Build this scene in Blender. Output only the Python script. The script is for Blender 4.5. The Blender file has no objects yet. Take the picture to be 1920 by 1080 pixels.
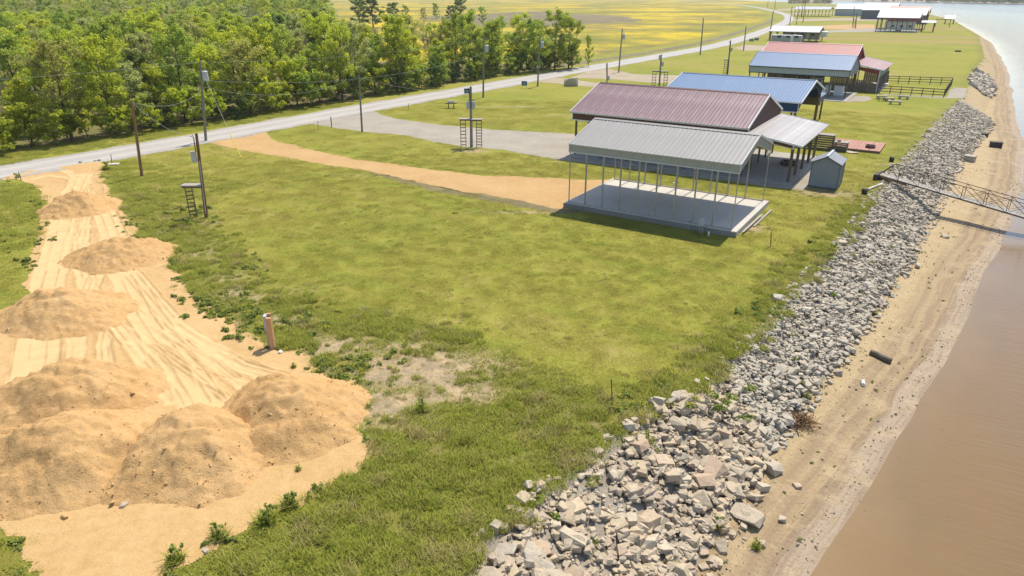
import bpy, bmesh, math, random
import numpy as np
from mathutils import Vector, Matrix, noise as mnoise

# ---------------------------------------------------------------- camera, sky, sun, exposure
SC = bpy.context.scene
COL = SC.collection
FPX, HORIZON, CAM_H = 1280.0, -12.0, 14.0          # focal length in px of a 1920 wide frame, horizon row, height
PITCH = math.atan((540 - HORIZON) / FPX)
cam = bpy.data.cameras.new('camera'); cam.sensor_width = 36.0; cam.lens = FPX / 1920 * 36
cam.clip_start = 0.5; cam.clip_end = 12000
cam_ob = bpy.data.objects.new('camera', cam); COL.objects.link(cam_ob)
cam_ob.location = (0, 0, CAM_H); cam_ob.rotation_euler = (math.pi / 2 - PITCH, 0, 0)
SC.camera = cam_ob

AV = math.radians(57.5)                            # the lots run along V (parallel to shore and road), U points to the water
VX, VY = math.cos(AV), math.sin(AV)
UX, UY = VY, -VX
OX, OY = 4.0, 47.0
SUN_EL = math.radians(62.5)
SUN_AZ = math.atan2(VX + 0.05, VY)                 # clockwise from +Y: the sun stands behind the scene, along V
world = bpy.data.worlds.new('World'); SC.world = world; world.use_nodes = True
wn = world.node_tree; bgn = wn.nodes['Background']
sky = wn.nodes.new('ShaderNodeTexSky'); sky.sky_type = 'NISHITA'; sky.sun_disc = False
sky.sun_elevation = SUN_EL; sky.sun_rotation = SUN_AZ; sky.air_density = 1.0; sky.dust_density = 1.0; sky.ozone_density = 1.0
wn.links.new(sky.outputs[0], bgn.inputs[0]); bgn.inputs[1].default_value = 0.15
sun = bpy.data.lights.new('sun', 'SUN'); sun.energy = 4.1; sun.angle = math.radians(0.53); sun.color = (1.0, 0.93, 0.81)
sun_ob = bpy.data.objects.new('sun', sun); COL.objects.link(sun_ob)
sdir = Vector((math.sin(SUN_AZ) * math.cos(SUN_EL), math.cos(SUN_AZ) * math.cos(SUN_EL), math.sin(SUN_EL)))
sun_ob.rotation_euler = sdir.to_track_quat('Z', 'Y').to_euler(); sun_ob.location = (60, 60, 120)
SC.view_settings.view_transform = 'Standard'; SC.view_settings.look = 'None'
SC.view_settings.exposure = 0.45; SC.view_settings.gamma = 1.0; SC.view_settings.use_curve_mapping = False
SC.render.engine = 'CYCLES'
SC.cycles.max_bounces = 8; SC.cycles.diffuse_bounces = 5; SC.cycles.transparent_max_bounces = 6
SC.cycles.use_denoising = True; SC.cycles.denoising_prefilter = 'ACCURATE'; SC.cycles.denoising_input_passes = 'RGB_ALBEDO_NORMAL'; SC.cycles.volume_bounces = 0; SC.cycles.use_adaptive_sampling = False
SC.cycles.sample_clamp_indirect = 4.0

random.seed(7); RNG = np.random.default_rng(11)
R = random.uniform

# ---------------------------------------------------------------- coordinates
CP, SP = math.cos(PITCH), math.sin(PITCH)
def G(px, py, z=0.0):
    """world x, y of the ground (height z) where the photograph shows the pixel"""
    a = (px - 960) / FPX; b = (540 - py) / FPX
    t = (z - CAM_H) / (-SP + b * CP)
    return (a * t, (CP + b * SP) * t)
def XY(u, v): return (OX + u * UX + v * VX, OY + u * UY + v * VY)
def UV(x, y): return ((x - OX) * UX + (y - OY) * UY, (x - OX) * VX + (y - OY) * VY)
def GUV(px, py, z=0.0): return UV(*G(px, py, z))
ROT = math.atan2(UY, UX)                            # turn of a thing whose local X is U
def P3(u, v, z=0.0): return (*XY(u, v), z)

# ---------------------------------------------------------------- numpy noise
def _hash(ix, iy, seed):
    n = (ix.astype(np.int64) * 374761393 + iy.astype(np.int64) * 668265263 + seed * 1442695041) & 0x7fffffff
    n = ((n ^ (n >> 13)) * 1274126177) & 0x7fffffff
    return ((n ^ (n >> 16)) & 0xffff) / 65535.0
def vnoise(x, y, seed=0):
    x = np.asarray(x, float); y = np.asarray(y, float)
    ix = np.floor(x); iy = np.floor(y); fx = x - ix; fy = y - iy
    fx = fx * fx * (3 - 2 * fx); fy = fy * fy * (3 - 2 * fy)
    a = _hash(ix, iy, seed); b = _hash(ix + 1, iy, seed); c = _hash(ix, iy + 1, seed); d = _hash(ix + 1, iy + 1, seed)
    return (a * (1 - fx) + b * fx) * (1 - fy) + (c * (1 - fx) + d * fx) * fy
def fbm(x, y, seed=0, octs=4):
    s = 0; a = 0.5; t = 0
    for k in range(octs):
        s = s + a * vnoise(np.asarray(x) * 2 ** k, np.asarray(y) * 2 ** k, seed + k * 17); t += a; a *= 0.5
    return s / t
def inpoly(x, y, poly):
    x = np.asarray(x); y = np.asarray(y); r = np.zeros(x.shape, bool); n = len(poly)
    for i in range(n):
        x1, y1 = poly[i]; x2, y2 = poly[(i + 1) % n]
        if y1 == y2: continue
        r ^= ((y1 > y) != (y2 > y)) & (x < (x2 - x1) * (y - y1) / (y2 - y1) + x1)
    return r
def dist_line(x, y, pts):
    d = np.full(np.shape(x), 1e9)
    for (x1, y1), (x2, y2) in zip(pts, pts[1:]):
        dx, dy = x2 - x1, y2 - y1; L = dx * dx + dy * dy + 1e-9
        t = np.clip(((x - x1) * dx + (y - y1) * dy) / L, 0, 1)
        d = np.minimum(d, np.hypot(x - x1 - t * dx, y - y1 - t * dy))
    return d
def sstep(a, b, x):
    t = np.clip((np.asarray(x, float) - a) / (b - a), 0, 1); return t * t * (3 - 2 * t)

# ---------------------------------------------------------------- materials
class NT:
    """small helper around a node tree"""
    def __init__(s, name):
        s.m = bpy.data.materials.new(name); s.m.use_nodes = True; s.t = s.m.node_tree
        s.n = s.t.nodes; s.l = s.t.links; s.bsdf = s.n['Principled BSDF']; s.out = s.n['Material Output']
    def new(s, typ, **kw):
        o = s.n.new(typ)
        for k, v in kw.items(): setattr(o, k, v)
        return o
    def put(s, sock, v):
        if hasattr(v, 'is_output'): s.l.new(v, sock)
        else:
            if isinstance(v, (tuple, list)) and len(v) == 3 and sock.type == 'RGBA': v = (*v, 1)
            sock.default_value = v
    def pos(s):
        if not hasattr(s, '_g'): s._g = s.new('ShaderNodeNewGeometry')
        return s._g.outputs['Position']
    def objc(s): return s.new('ShaderNodeTexCoord').outputs['Object']
    def scaled(s, vec, sc, rotz=0.0):
        if rotz:
            r = s.new('ShaderNodeVectorRotate', rotation_type='Z_AXIS'); s.put(r.inputs['Vector'], vec); r.inputs['Angle'].default_value = rotz; vec = r.outputs[0]
        m = s.new('ShaderNodeMapping'); s.put(m.inputs['Vector'], vec); m.inputs['Scale'].default_value = sc; return m.outputs[0]
    def noise(s, vec, scale, detail=4, rough=0.55):
        o = s.new('ShaderNodeTexNoise'); s.put(o.inputs['Vector'], vec); o.inputs['Scale'].default_value = scale
        o.inputs['Detail'].default_value = detail; o.inputs['Roughness'].default_value = rough; return o.outputs[0]
    def vor(s, vec, scale, feature='F1'):
        o = s.new('ShaderNodeTexVoronoi', feature=feature); s.put(o.inputs['Vector'], vec); o.inputs['Scale'].default_value = scale
        return o.outputs[0]
    def attr(s, name): return s.new('ShaderNodeAttribute', attribute_name=name).outputs['Fac']
    def rng(s, x, a, b, c=0.0, d=1.0):
        o = s.new('ShaderNodeMapRange'); s.put(o.inputs[0], x)
        for i, q in enumerate((a, b, c, d)): o.inputs[i + 1].default_value = q
        return o.outputs[0]
    def math(s, op, a, b=0.0):
        o = s.new('ShaderNodeMath', operation=op); s.put(o.inputs[0], a); s.put(o.inputs[1], b); return o.outputs[0]
    def mix(s, f, a, b, mode='MIX'):
        o = s.new('ShaderNodeMix', data_type='RGBA', blend_type=mode); s.put(o.inputs[0], f); s.put(o.inputs[6], a); s.put(o.inputs[7], b)
        return o.outputs[2]
    def ramp(s, x, stops):
        o = s.new('ShaderNodeValToRGB'); s.put(o.inputs[0], x); e = o.color_ramp.elements
        e[0].position, e[0].color = stops[0][0], (*stops[0][1], 1); e[1].position, e[1].color = stops[-1][0], (*stops[-1][1], 1)
        for p, c in stops[1:-1]:
            q = e.new(p); q.color = (*c, 1)
        return o.outputs[0]
    def bump(s, h, strength=0.5, dist=0.05):
        o = s.new('ShaderNodeBump'); s.put(o.inputs['Height'], h); o.inputs['Strength'].default_value = strength
        o.inputs['Distance'].default_value = dist; s.l.new(o.outputs[0], s.bsdf.inputs['Normal'])
    def fin(s, col, rough=0.8, spec=0.3, metal=0.0):
        s.put(s.bsdf.inputs['Base Color'], col); s.put(s.bsdf.inputs['Roughness'], rough)
        s.bsdf.inputs['Specular IOR Level'].default_value = spec; s.bsdf.inputs['Metallic'].default_value = metal
        return s.m
M = {}
def plain(name, col, rough=0.7, var=0.25, scale=3.0, metal=0.0, spec=0.3, bump=0.0, stretch=(1, 1, 1)):
    """a coat of one colour, weathered by two scales of noise"""
    n = NT(name); v = n.scaled(n.objc(), stretch)
    f = n.math('ADD', n.math('MULTIPLY', n.noise(v, scale), 0.65), n.math('MULTIPLY', n.noise(v, scale * 7), 0.35))
    d = tuple(c * (1 - var) for c in col); b = tuple(min(1, c * (1 + var)) for c in col)
    c = n.mix(n.rng(f, 0.3, 0.7), d, b)
    if bump: n.bump(n.noise(v, scale * 12), bump, 0.02)
    M[name] = n.fin(c, rough, spec, metal); return M[name]

def lawn_colour(n):
    """colour of the turf at a world position, shared by the soil under it and the blades on it"""
    p = n.pos()
    big = n.noise(p, 0.055, 3); mid = n.noise(n.scaled(p, (1, 1, 0)), 0.55, 5, 0.65); fine = n.noise(n.scaled(p, (1, 1, 0)), 4.2, 3, .65)
    f = n.math('ADD', n.math('ADD', n.math('MULTIPLY', big, 0.5), n.math('MULTIPLY', mid, 0.4)), n.math('MULTIPLY', fine, 0.6))
    f = n.math('ADD', f, n.math('MULTIPLY', n.math('SUBTRACT', n.noise(n.scaled(p, (0.05, 0.9, 0), -AV + math.pi / 2), 1.0, 3), .5), .35))
    c = n.ramp(n.rng(f, 0.5, 1.0), [(0.0, (0.125, 0.162, 0.022)), (0.3, (0.19, 0.205, 0.03)), (0.55, (0.25, 0.236, 0.04)),
                                    (0.78, (0.275, 0.238, 0.058)), (1.0, (0.33, 0.262, 0.095))])
    r = n.attr('rough')
    return c, r, mid, fine

def mat_ground():
    n = NT('ground'); c, r, mid, fine = lawn_colour(n); p = n.pos()
    c = n.mix(n.math('MULTIPLY', r, 0.7), c, n.mix(n.rng(mid, 0.35, 0.65), (0.13, 0.15, 0.025), (0.23, 0.20, 0.06)))
    # meadow beyond the road: yellow flowers, rusty and brown drifts
    pm = n.scaled(p, (0.6, 0.6, 0), -AV)
    m1 = n.noise(pm, 0.022, 5, 0.6); m2 = n.noise(pm, 0.15, 5, 0.65); m3 = n.noise(p, 0.9, 4, .7)
    fm = n.math('ADD', n.math('ADD', n.math('MULTIPLY', m1, 0.6), n.math('MULTIPLY', m2, 0.35)), n.math('MULTIPLY', m3, 0.22))
    meadow = n.ramp(n.rng(fm, 0.42, 0.76), [(0.0, (0.12, 0.13, 0.03)), (0.3, (0.19, 0.18, 0.035)), (0.48, (0.28, 0.235, 0.035)),
                                              (0.66, (0.47, 0.345, 0.02)), (1.0, (0.58, 0.415, 0.01))])
    rust = n.rng(n.noise(n.scaled(p, (1, .35, 0), -AV), 0.03, 4), 0.56, 0.68)
    meadow = n.mix(n.math('MULTIPLY', rust, 0.75), meadow, (0.21, 0.16, 0.075))
    meadow = n.mix(n.attr('scrub'), meadow, n.mix(n.rng(m2, .35, .65), (0.115, 0.09, 0.055), (0.17, 0.16, 0.05)))
    c = n.mix(n.attr('field'), c, meadow)
    # brown winter strips on the far lots
    strip = n.math('MULTIPLY', n.attr('strip'), n.rng(n.noise(p, 0.25, 4), 0.35, 0.55))
    c = n.mix(strip, c, (0.30, 0.205, 0.095))
    # bare, dry places
    bare = n.rng(n.math('ADD', n.attr('bare'), n.math('MULTIPLY', n.noise(p, 2.2, 5, 0.65), 0.9)), 0.72, 1.05)
    soil = n.mix(n.rng(n.noise(p, 1.1, 5, .7), 0.4, 0.62), (0.27, 0.21, 0.13), (0.43, 0.315, 0.18)); soil = n.mix(n.rng(n.noise(p, 7, 4, .7), .45, .62, 0, .6), soil, (0.20, 0.16, 0.085))
    c = n.mix(bare, c, soil)
    n.bump(n.noise(p, 9, 4), 0.5, 0.06)
    M['ground'] = n.fin(c, 0.95, 0.1)
def mat_beach():
    n = NT('beach'); p = n.pos(); sh = n.attr('shore')          # metres from the water's edge
    w = n.math('SUBTRACT', n.noise(p, 0.30, 4), 0.5); wig = n.math('MULTIPLY', w, 0.5)
    rt = n.new('ShaderNodeSeparateXYZ'); n.put(rt.inputs[0], n.scaled(p, (1, 1, 0), -AV)); al = rt.outputs[0]
    def lane(a, b):
        k = n.new('ShaderNodeCombineXYZ'); n.put(k.inputs[0], n.math('MULTIPLY', al, a)); n.put(k.inputs[1], n.math('MULTIPLY', n.math('ADD', sh, n.math('MULTIPLY', w, .5)), b)); return k.outputs[0]
    st = n.noise(lane(.10, 2.2), 1.0, 5, .6); st2 = n.noise(lane(.2, 6.0), 1.0, 4, .6)
    s2 = n.math('ADD', n.math('ADD', sh, wig), n.math('MULTIPLY', n.math('SUBTRACT', st, 0.5), 1.3))
    c = n.ramp(n.rng(s2, 0, 5), [(0.0, (0.25, 0.175, 0.11)), (0.03, (0.33, 0.255, 0.175)), (0.15, (0.355, 0.275, 0.19)), (0.20, (0.23, 0.16, 0.095)), (0.25, (0.345, 0.25, 0.135)),
                                  (0.32, (0.26, 0.18, 0.105)), (0.40, (0.36, 0.265, 0.145)), (0.48, (0.265, 0.185, 0.105)), (0.58, (0.385, 0.285, 0.15)), (1.0, (0.42, 0.31, 0.165))])
    rutted = n.math('MULTIPLY', n.rng(st2, .52, .66), n.rng(sh, 3.4, 1.6)); c = n.mix(n.math('MULTIPLY', rutted, .55), c, (0.20, 0.14, 0.085))
    c = n.mix(n.math('MULTIPLY', n.rng(n.noise(p, 1.2, 5, 0.7), 0.5, 0.68), 0.5), c, (0.277, 0.197, 0.105))
    c = n.mix(n.rng(n.noise(p, 3.5, 5, .75), .5, .66, 0, .5), c, (0.26, 0.185, 0.10)); c = n.mix(n.rng(n.noise(p, 0.8, 4, .6), .52, .64, 0, .45), c, (0.44, 0.335, 0.19))
    c = n.mix(n.math('MULTIPLY', n.rng(n.noise(p, 14, 3), 0.55, 0.7), 0.45), c, (0.168, 0.126, 0.084))
    c = n.mix(n.rng(n.math('ADD', n.attr('weedy'), n.math('MULTIPLY', n.noise(p, 1.6, 4), .8)), .85, 1.1), c, (0.185, 0.168, 0.050))
    wet = n.rng(sh, -0.1, 0.25, 0.35, 0.9)
    n.bump(n.math('ADD', n.noise(p, 6, 5), n.math('MULTIPLY', n.noise(lane(.25, 4), 2.5, 3), 0.8)), 0.9, 0.07)
    M['beach'] = n.fin(c, wet, 0.3)
def mat_soil(name, cols, scale=1.0, bump=0.6, track=False, rough=0.95):
    n = NT(name); p = n.pos()
    f = n.math('ADD', n.math('MULTIPLY', n.noise(p, 0.3 * scale, 4), 0.45), n.math('MULTIPLY', n.noise(p, 2.5 * scale, 5, 0.7), 0.55))
    c = n.ramp(n.rng(f, 0.32, 0.68), [(0.0, cols[0]), (0.5, cols[1]), (1.0, cols[2])])
    speck = n.rng(n.noise(p, 26 * scale, 2, 0.7), 0.56, 0.72)
    c = n.mix(n.math('MULTIPLY', speck, 0.45), c, tuple(x * 0.45 for x in cols[0]))
    speck2 = n.rng(n.noise(p, 19 * scale, 2, 0.7), 0.60, 0.72)
    c = n.mix(n.math('MULTIPLY', speck2, 0.5), c, tuple(min(.8, x * 1.35) for x in cols[2]))
    h = n.math('ADD', n.noise(p, 5 * scale, 5, 0.7), n.math('MULTIPLY', n.noise(p, 24 * scale, 3), 0.5))
    if track:
        t = n.attr('track'); c = n.mix(n.math('MULTIPLY', t, n.rng(n.noise(p, 1.5, 4), .3, .6, .5, 1.0)), c, track)
        c = n.mix(n.math('MULTIPLY', n.attr('rut'), 0.6), c, tuple(x * 0.70 for x in cols[0]))  # dark lines paint the shade inside the ruts into the colour
        h = n.math('MULTIPLY', h, n.rng(t, 0, 1, 1, 0.35))
    n.bump(h, bump, 0.05)
    M[name] = n.fin(c, rough, 0.15); return M[name]
def mat_road():
    n = NT('road'); p = n.pos(); d = n.attr('across')            # -1 .. 1 across the road
    f = n.math('ADD', n.math('MULTIPLY', n.noise(n.scaled(p, (.2, 1.6, 0), -AV), 1.0, 4), 0.5), n.math('MULTIPLY', n.noise(p, 3, 5, 0.7), 0.5))
    c = n.ramp(n.rng(f, 0.32, 0.68), [(0.0, (0.29, 0.265, 0.235)), (0.5, (0.36, 0.335, 0.30)), (1.0, (0.42, 0.395, 0.355))])
    a = n.math('ABSOLUTE', n.math('SUBTRACT', n.math('ABSOLUTE', d), 0.42))
    c = n.mix(n.rng(a, 0.05, 0.2, 0.55, 0), c, (0.45, 0.425, 0.385))
    e = n.rng(n.math('ABSOLUTE', d), 0.72, 0.95)
    c = n.mix(n.math('MULTIPLY', e, n.rng(n.noise(p, 2.2, 4), .35, .6)), c, (0.25, 0.215, 0.16))
    n.bump(n.noise(p, 12, 4, .7), 0.4, 0.03); M['road'] = n.fin(c, 0.9, 0.2)
def mat_grass(name, dark, mid, dry, use_lawn=0.5, trans=0.35):
    n = NT(name); c, r, m, f = lawn_colour(n); g = n._g
    isl = g.outputs['Random Per Island']; ob = n.new('ShaderNodeObjectInfo').outputs['Random']
    own = n.ramp(isl, [(0.0, dark), (0.45, mid), (0.8, tuple(x * 1.1 for x in mid)), (1.0, dry)])
    c = n.mix(use_lawn, own, c)
    c = n.mix(n.rng(ob, 0, 1, 0, 0.5), c, n.mix(0.5, c, dry))
    dif = n.new('ShaderNodeBsdfDiffuse'); tr = n.new('ShaderNodeBsdfTranslucent'); mx = n.new('ShaderNodeMixShader')
    n.put(dif.inputs[0], c); n.put(tr.inputs[0], c); mx.inputs[0].default_value = trans
    nm = n.new('ShaderNodeVectorMath', operation='ADD'); n.put(nm.inputs[0], g.outputs['Normal']); nm.inputs[1].default_value = (0, 0, 1.6)
    nn = n.new('ShaderNodeVectorMath', operation='NORMALIZE'); n.put(nn.inputs[0], nm.outputs[0]); n.l.new(nn.outputs[0], dif.inputs['Normal'])
    n.l.new(dif.outputs[0], mx.inputs[1]); n.l.new(tr.outputs[0], mx.inputs[2]); n.l.new(mx.outputs[0], n.out.inputs[0])
    M[name] = n.m
def mat_leaf(name, a, b, c3, trans=0.4):
    n = NT(name); g = n.new('ShaderNodeNewGeometry'); ob = n.new('ShaderNodeObjectInfo').outputs['Random']
    tc = n.new('ShaderNodeTexCoord').outputs['Object']
    f = n.math('ADD', n.math('MULTIPLY', g.outputs['Random Per Island'], 0.6), n.math('MULTIPLY', n.noise(tc, 0.5, 2), 0.4))
    c = n.ramp(n.rng(f, 0.1, 0.85), [(0.0, a), (0.5, b), (1.0, c3)])
    hs = n.new('ShaderNodeHueSaturation'); n.put(hs.inputs['Color'], c); n.put(hs.inputs['Hue'], n.rng(ob, 0, 1, 0.485, 0.515))
    n.put(hs.inputs['Value'], n.rng(n.math('FRACT', n.math('MULTIPLY', ob, 7.31)), 0, 1, 0.8, 1.2)); c = hs.outputs[0]
    dif = n.new('ShaderNodeBsdfDiffuse'); tr = n.new('ShaderNodeBsdfTranslucent'); mx = n.new('ShaderNodeMixShader')
    n.put(dif.inputs[0], c); n.put(tr.inputs[0], n.mix(0.5, c, (b[0] * 1.25, b[1] * 1.2, b[2] * .5))); mx.inputs[0].default_value = trans
    nm = n.new('ShaderNodeVectorMath', operation='ADD'); n.put(nm.inputs[0], g.outputs['Normal']); nm.inputs[1].default_value = (0, 0, .7)
    nn = n.new('ShaderNodeVectorMath', operation='NORMALIZE'); n.put(nn.inputs[0], nm.outputs[0]); n.l.new(nn.outputs[0], dif.inputs['Normal'])
    n.l.new(dif.outputs[0], mx.inputs[1]); n.l.new(tr.outputs[0], mx.inputs[2]); n.l.new(mx.outputs[0], n.out.inputs[0])
    M[name] = n.m
def mat_rock(name, cols):
    n = NT(name); g = n.new('ShaderNodeNewGeometry'); ob = n.new('ShaderNodeObjectInfo').outputs['Random']; p = g.outputs['Position']
    k = n.math('FRACT', n.math('ADD', g.outputs['Random Per Island'], n.math('MULTIPLY', ob, 3.7)))
    c = n.ramp(k, [(i / (len(cols) - 1), q) for i, q in enumerate(cols)])
    v = n.noise(p, 5, 5, 0.65); c = n.mix(n.rng(v, 0.35, 0.68, 0, .6), c, n.mix(0.6, c, (0.22, 0.17, 0.11)))
    c = n.mix(n.rng(n.noise(p, 17, 3, .7), .55, .72, 0, .5), c, (0.16, 0.14, 0.115))
    n.bump(n.math('ADD', n.noise(p, 11, 5, 0.65), n.math('MULTIPLY', n.vor(p, 6), 0.4)), 0.6, 0.05)
    M[name] = n.fin(c, 0.9, 0.25)
def mat_metal(name, col, fade=None, rough=0.38, fadef=0.0, metal=0.0):
    """painted ribbed sheet: runs of fading down the slope, faint sheet-to-sheet differences"""
    n = NT(name); oc = n.objc(); ob = n.new('ShaderNodeObjectInfo').outputs['Random']
    st = n.noise(n.scaled(oc, (3.2, 0.25, 0.25)), 1.0, 4); bl = n.noise(oc, 0.5, 4)
    f = n.math('ADD', n.math('MULTIPLY', st, 0.5), n.math('MULTIPLY', bl, 0.5))
    c = n.mix(n.rng(f, 0.3, 0.7), tuple(x * 0.88 for x in col), tuple(min(1, x * 1.10) for x in col))
    if fade: c = n.mix(n.math('MULTIPLY', n.rng(f, 0.44, 0.62), fadef), c, fade)
    c = n.mix(n.rng(ob, 0, 1, 0, .22), c, tuple(x * .75 for x in col))
    dirt = n.rng(n.noise(n.scaled(oc, (6, .5, .5)), 1.2, 5), .58, .75, 0, .25); c = n.mix(dirt, c, tuple(x * .6 for x in col))
    M[name] = n.fin(c, rough, 0.4, metal)
def mat_wood(name, a, b, axis=2):
    n = NT(name); sc = [9, 9, 9]; sc[axis] = 0.7; oc = n.scaled(n.objc(), sc); ob = n.new('ShaderNodeObjectInfo').outputs['Random']
    f = n.math('ADD', n.math('MULTIPLY', n.noise(oc, 1.5, 4), 0.7), n.math('MULTIPLY', ob, 0.3))
    M[name] = n.fin(n.mix(n.rng(f, 0.3, 0.75), a, b), 0.85, 0.2); n.bump(n.noise(oc, 3, 3), 0.3, 0.01)
def mat_concrete(name, a, b):
    n = NT(name); p = n.pos()
    f = n.math('ADD', n.math('MULTIPLY', n.noise(p, 0.35, 4), 0.6), n.math('MULTIPLY', n.noise(p, 6, 5), 0.4))
    c = n.mix(n.rng(f, 0.35, 0.65), a, b); n.bump(n.noise(p, 30, 3), 0.15, 0.01); M[name] = n.fin(c, 0.8, 0.3)
def mat_water():
    n = NT('water'); p = n.pos(); sh = n.attr('shore')
    k = n.math('ADD', sh, n.math('MULTIPLY', n.math('SUBTRACT', n.noise(p, 0.22, 3), 0.5), 3.0))
    c = n.ramp(n.rng(k, 0, 34), [(0.0, (0.235, 0.152, 0.07)), (0.05, (0.205, 0.124, 0.05)), (0.2, (0.175, 0.102, 0.036)), (0.45, (0.13, 0.083, 0.03)), (1.0, (0.042, 0.044, 0.036))])
    sp = n.rng(n.noise(p, 3.0, 3, .5), .69, .74, 0, .45)
    c = n.mix(n.math('MULTIPLY', sp, n.rng(k, 0, 9, 1, 0)), c, (0.10, 0.07, 0.045))
    rip = n.noise(n.scaled(p, (0.30, 3.0, 0), math.radians(26)), 1.6, 3); r2 = n.noise(p, 5, 3); r3 = n.noise(n.scaled(p, (.3, 1.2, 0), math.radians(34)), .45, 4)
    silt = n.noise(n.scaled(p, (.35, 1.0, 0), math.radians(-57)), .35, 5, .6); c = n.mix(n.rng(silt, .45, .68, 0, .55), c, n.mix(.5, c, (0.14, 0.11, 0.06)))
    c = n.mix(n.rng(rip, .42, .62, 0, .28), c, (0.19, 0.135, 0.07))
    amp = n.math('MULTIPLY', n.rng(k, 0.5, 7, 0.12, 1), n.rng(k, 25, 160, 1, .12))
    n.bump(n.math('MULTIPLY', n.math('ADD', n.math('ADD', rip, n.math('MULTIPLY', r2, 0.3)), n.math('MULTIPLY', r3, .6)), amp), 0.55, 0.09)
    M['water'] = n.fin(c, n.rng(k, 10, 120, .09, .2), 0.5); n.bsdf.inputs['IOR'].default_value = 1.33

mat_ground(); mat_beach(); mat_road(); mat_water()
SAND = [(0.41, 0.252, 0.102), (0.48, 0.312, 0.138), (0.535, 0.362, 0.172)]
mat_soil('sand_pad', SAND, 1.0, 0.5, track=(0.565, 0.395, 0.192))
mat_soil('sand_pile', [(0.43, 0.252, 0.10), (0.52, 0.32, 0.135), (0.58, 0.38, 0.182)], 1.6, 1.0)
mat_soil('sand_drive', [(0.37, 0.225, 0.092), (0.44, 0.28, 0.122), (0.49, 0.325, 0.155)], 1.0, 0.5)
mat_soil('gravel', [(0.255, 0.222, 0.175), (0.325, 0.285, 0.228), (0.38, 0.34, 0.28)], 1.2, 0.5)
mat_soil('tan_gravel', [(0.28, 0.225, 0.155), (0.35, 0.285, 0.20), (0.40, 0.335, 0.245)], 1.0, 0.5)
mat_soil('scrub', [(0.12, 0.10, 0.055), (0.19, 0.155, 0.085), (0.25, 0.215, 0.11)], .25, 1.0)
mat_soil('bank_soil', [(0.23, 0.19, 0.135), (0.33, 0.285, 0.22), (0.41, 0.365, 0.295)], 2.0, 1.0)
mat_grass('turf', (0.15, 0.175, 0.025), (0.265, 0.25, 0.042), (0.46, 0.36, 0.15), 0.45, .25)
mat_grass('tall_grass', (0.19, 0.27, 0.028), (0.335, 0.38, 0.05), (0.47, 0.38, 0.16), 0.3)
mat_grass('dry_grass', (0.30, 0.265, 0.09), (0.42, 0.35, 0.14), (0.52, 0.43, 0.22), 0.2)
mat_grass('weed_leaf', (0.15, 0.21, 0.04), (0.25, 0.30, 0.07), (0.35, 0.36, 0.11), 0.0)
plain('yellow_flower', (0.55, 0.45, 0.01), 0.8, 0.2)
mat_leaf('leaf_lime', (0.30, 0.365, 0.04), (0.45, 0.50, 0.06), (0.56, 0.59, 0.10), .6)
mat_leaf('leaf_mid', (0.21, 0.285, 0.05), (0.33, 0.405, 0.075), (0.45, 0.50, 0.12), .6)
mat_leaf('leaf_olive', (0.27, 0.29, 0.08), (0.375, 0.385, 0.11), (0.48, 0.46, 0.16), .6)
mat_leaf('leaf_dark', (0.09, 0.135, 0.035), (0.155, 0.215, 0.055), (0.23, 0.285, 0.08), 0.4)
mat_leaf('leaf_pale', (0.33, 0.37, 0.14), (0.44, 0.47, 0.19), (0.54, 0.55, 0.25), .6)
mat_leaf('leaf_rust', (0.27, 0.22, 0.10), (0.36, 0.29, 0.14), (0.44, 0.36, 0.19), 0.35)
plain('bark', (0.115, 0.085, 0.06), 0.95, 0.35, 6, bump=0.6, stretch=(1, 1, .3))
plain('grey_bark', (0.19, 0.165, 0.14), 0.95, 0.3, 6, bump=0.6, stretch=(1, 1, .3))
mat_rock('rock', [(0.389, 0.345, 0.270), (0.484, 0.432, 0.344), (0.410, 0.355, 0.266), (0.536, 0.473, 0.374), (0.399, 0.365, 0.299), (0.504, 0.427, 0.314), (0.452, 0.411, 0.339)])
mat_rock('tan_rock', [(0.428, 0.346, 0.235), (0.502, 0.414, 0.291), (0.391, 0.328, 0.239), (0.530, 0.423, 0.274), (0.456, 0.396, 0.304), (0.456, 0.332, 0.226), (0.539, 0.460, 0.344)])
mat_metal('roof_grey', (0.275, 0.262, 0.24), rough=0.55)
plain('siding_grey', (0.36, 0.345, 0.30), 0.5, 0.1, 1.5)
mat_metal('roof_maroon', (0.20, 0.115, 0.125), fade=(0.285, 0.225, 0.205), fadef=0.75, rough=.5)
mat_metal('roof_blue', (0.12, 0.195, 0.32), rough=0.5)
mat_metal('roof_red', (0.37, 0.135, 0.115), rough=0.5)
mat_metal('roof_white', (0.50, 0.50, 0.49), rough=0.45, metal=0.1)
mat_metal('roof_galvanised', (0.34, 0.35, 0.37), rough=0.5, metal=0.2)
mat_metal('porch_roof', (0.33, 0.295, 0.275), fade=(0.49, 0.465, 0.43), fadef=0.9, rough=0.42)
mat_metal('porch_red', (0.33, 0.17, 0.145), fade=(0.40, 0.28, 0.24), fadef=.7)
plain('siding_maroon', (0.115, 0.062, 0.05), 0.55, 0.15, 1.5)
plain('siding_blue', (0.025, 0.065, 0.145), 0.5, 0.12, 1.5)
plain('siding_slate', (0.36, 0.40, 0.42), 0.5, 0.1, 1.5)
plain('siding_red', (0.24, 0.055, 0.045), 0.55, 0.15, 1.5)
plain('siding_dark', (0.10, 0.11, 0.115), 0.6, 0.15, 1.5)
plain('siding_charcoal', (0.16, 0.175, 0.185), 0.6, 0.12, 1.5)
plain('white_trim', (0.74, 0.73, 0.71), 0.5, 0.06)
plain('grey_trim', (0.52, 0.51, 0.48), 0.5, 0.06)
plain('black_trim', (0.03, 0.032, 0.035), 0.5, 0.15)
plain('blue_trim', (0.06, 0.10, 0.17), 0.5, 0.15)
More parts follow.
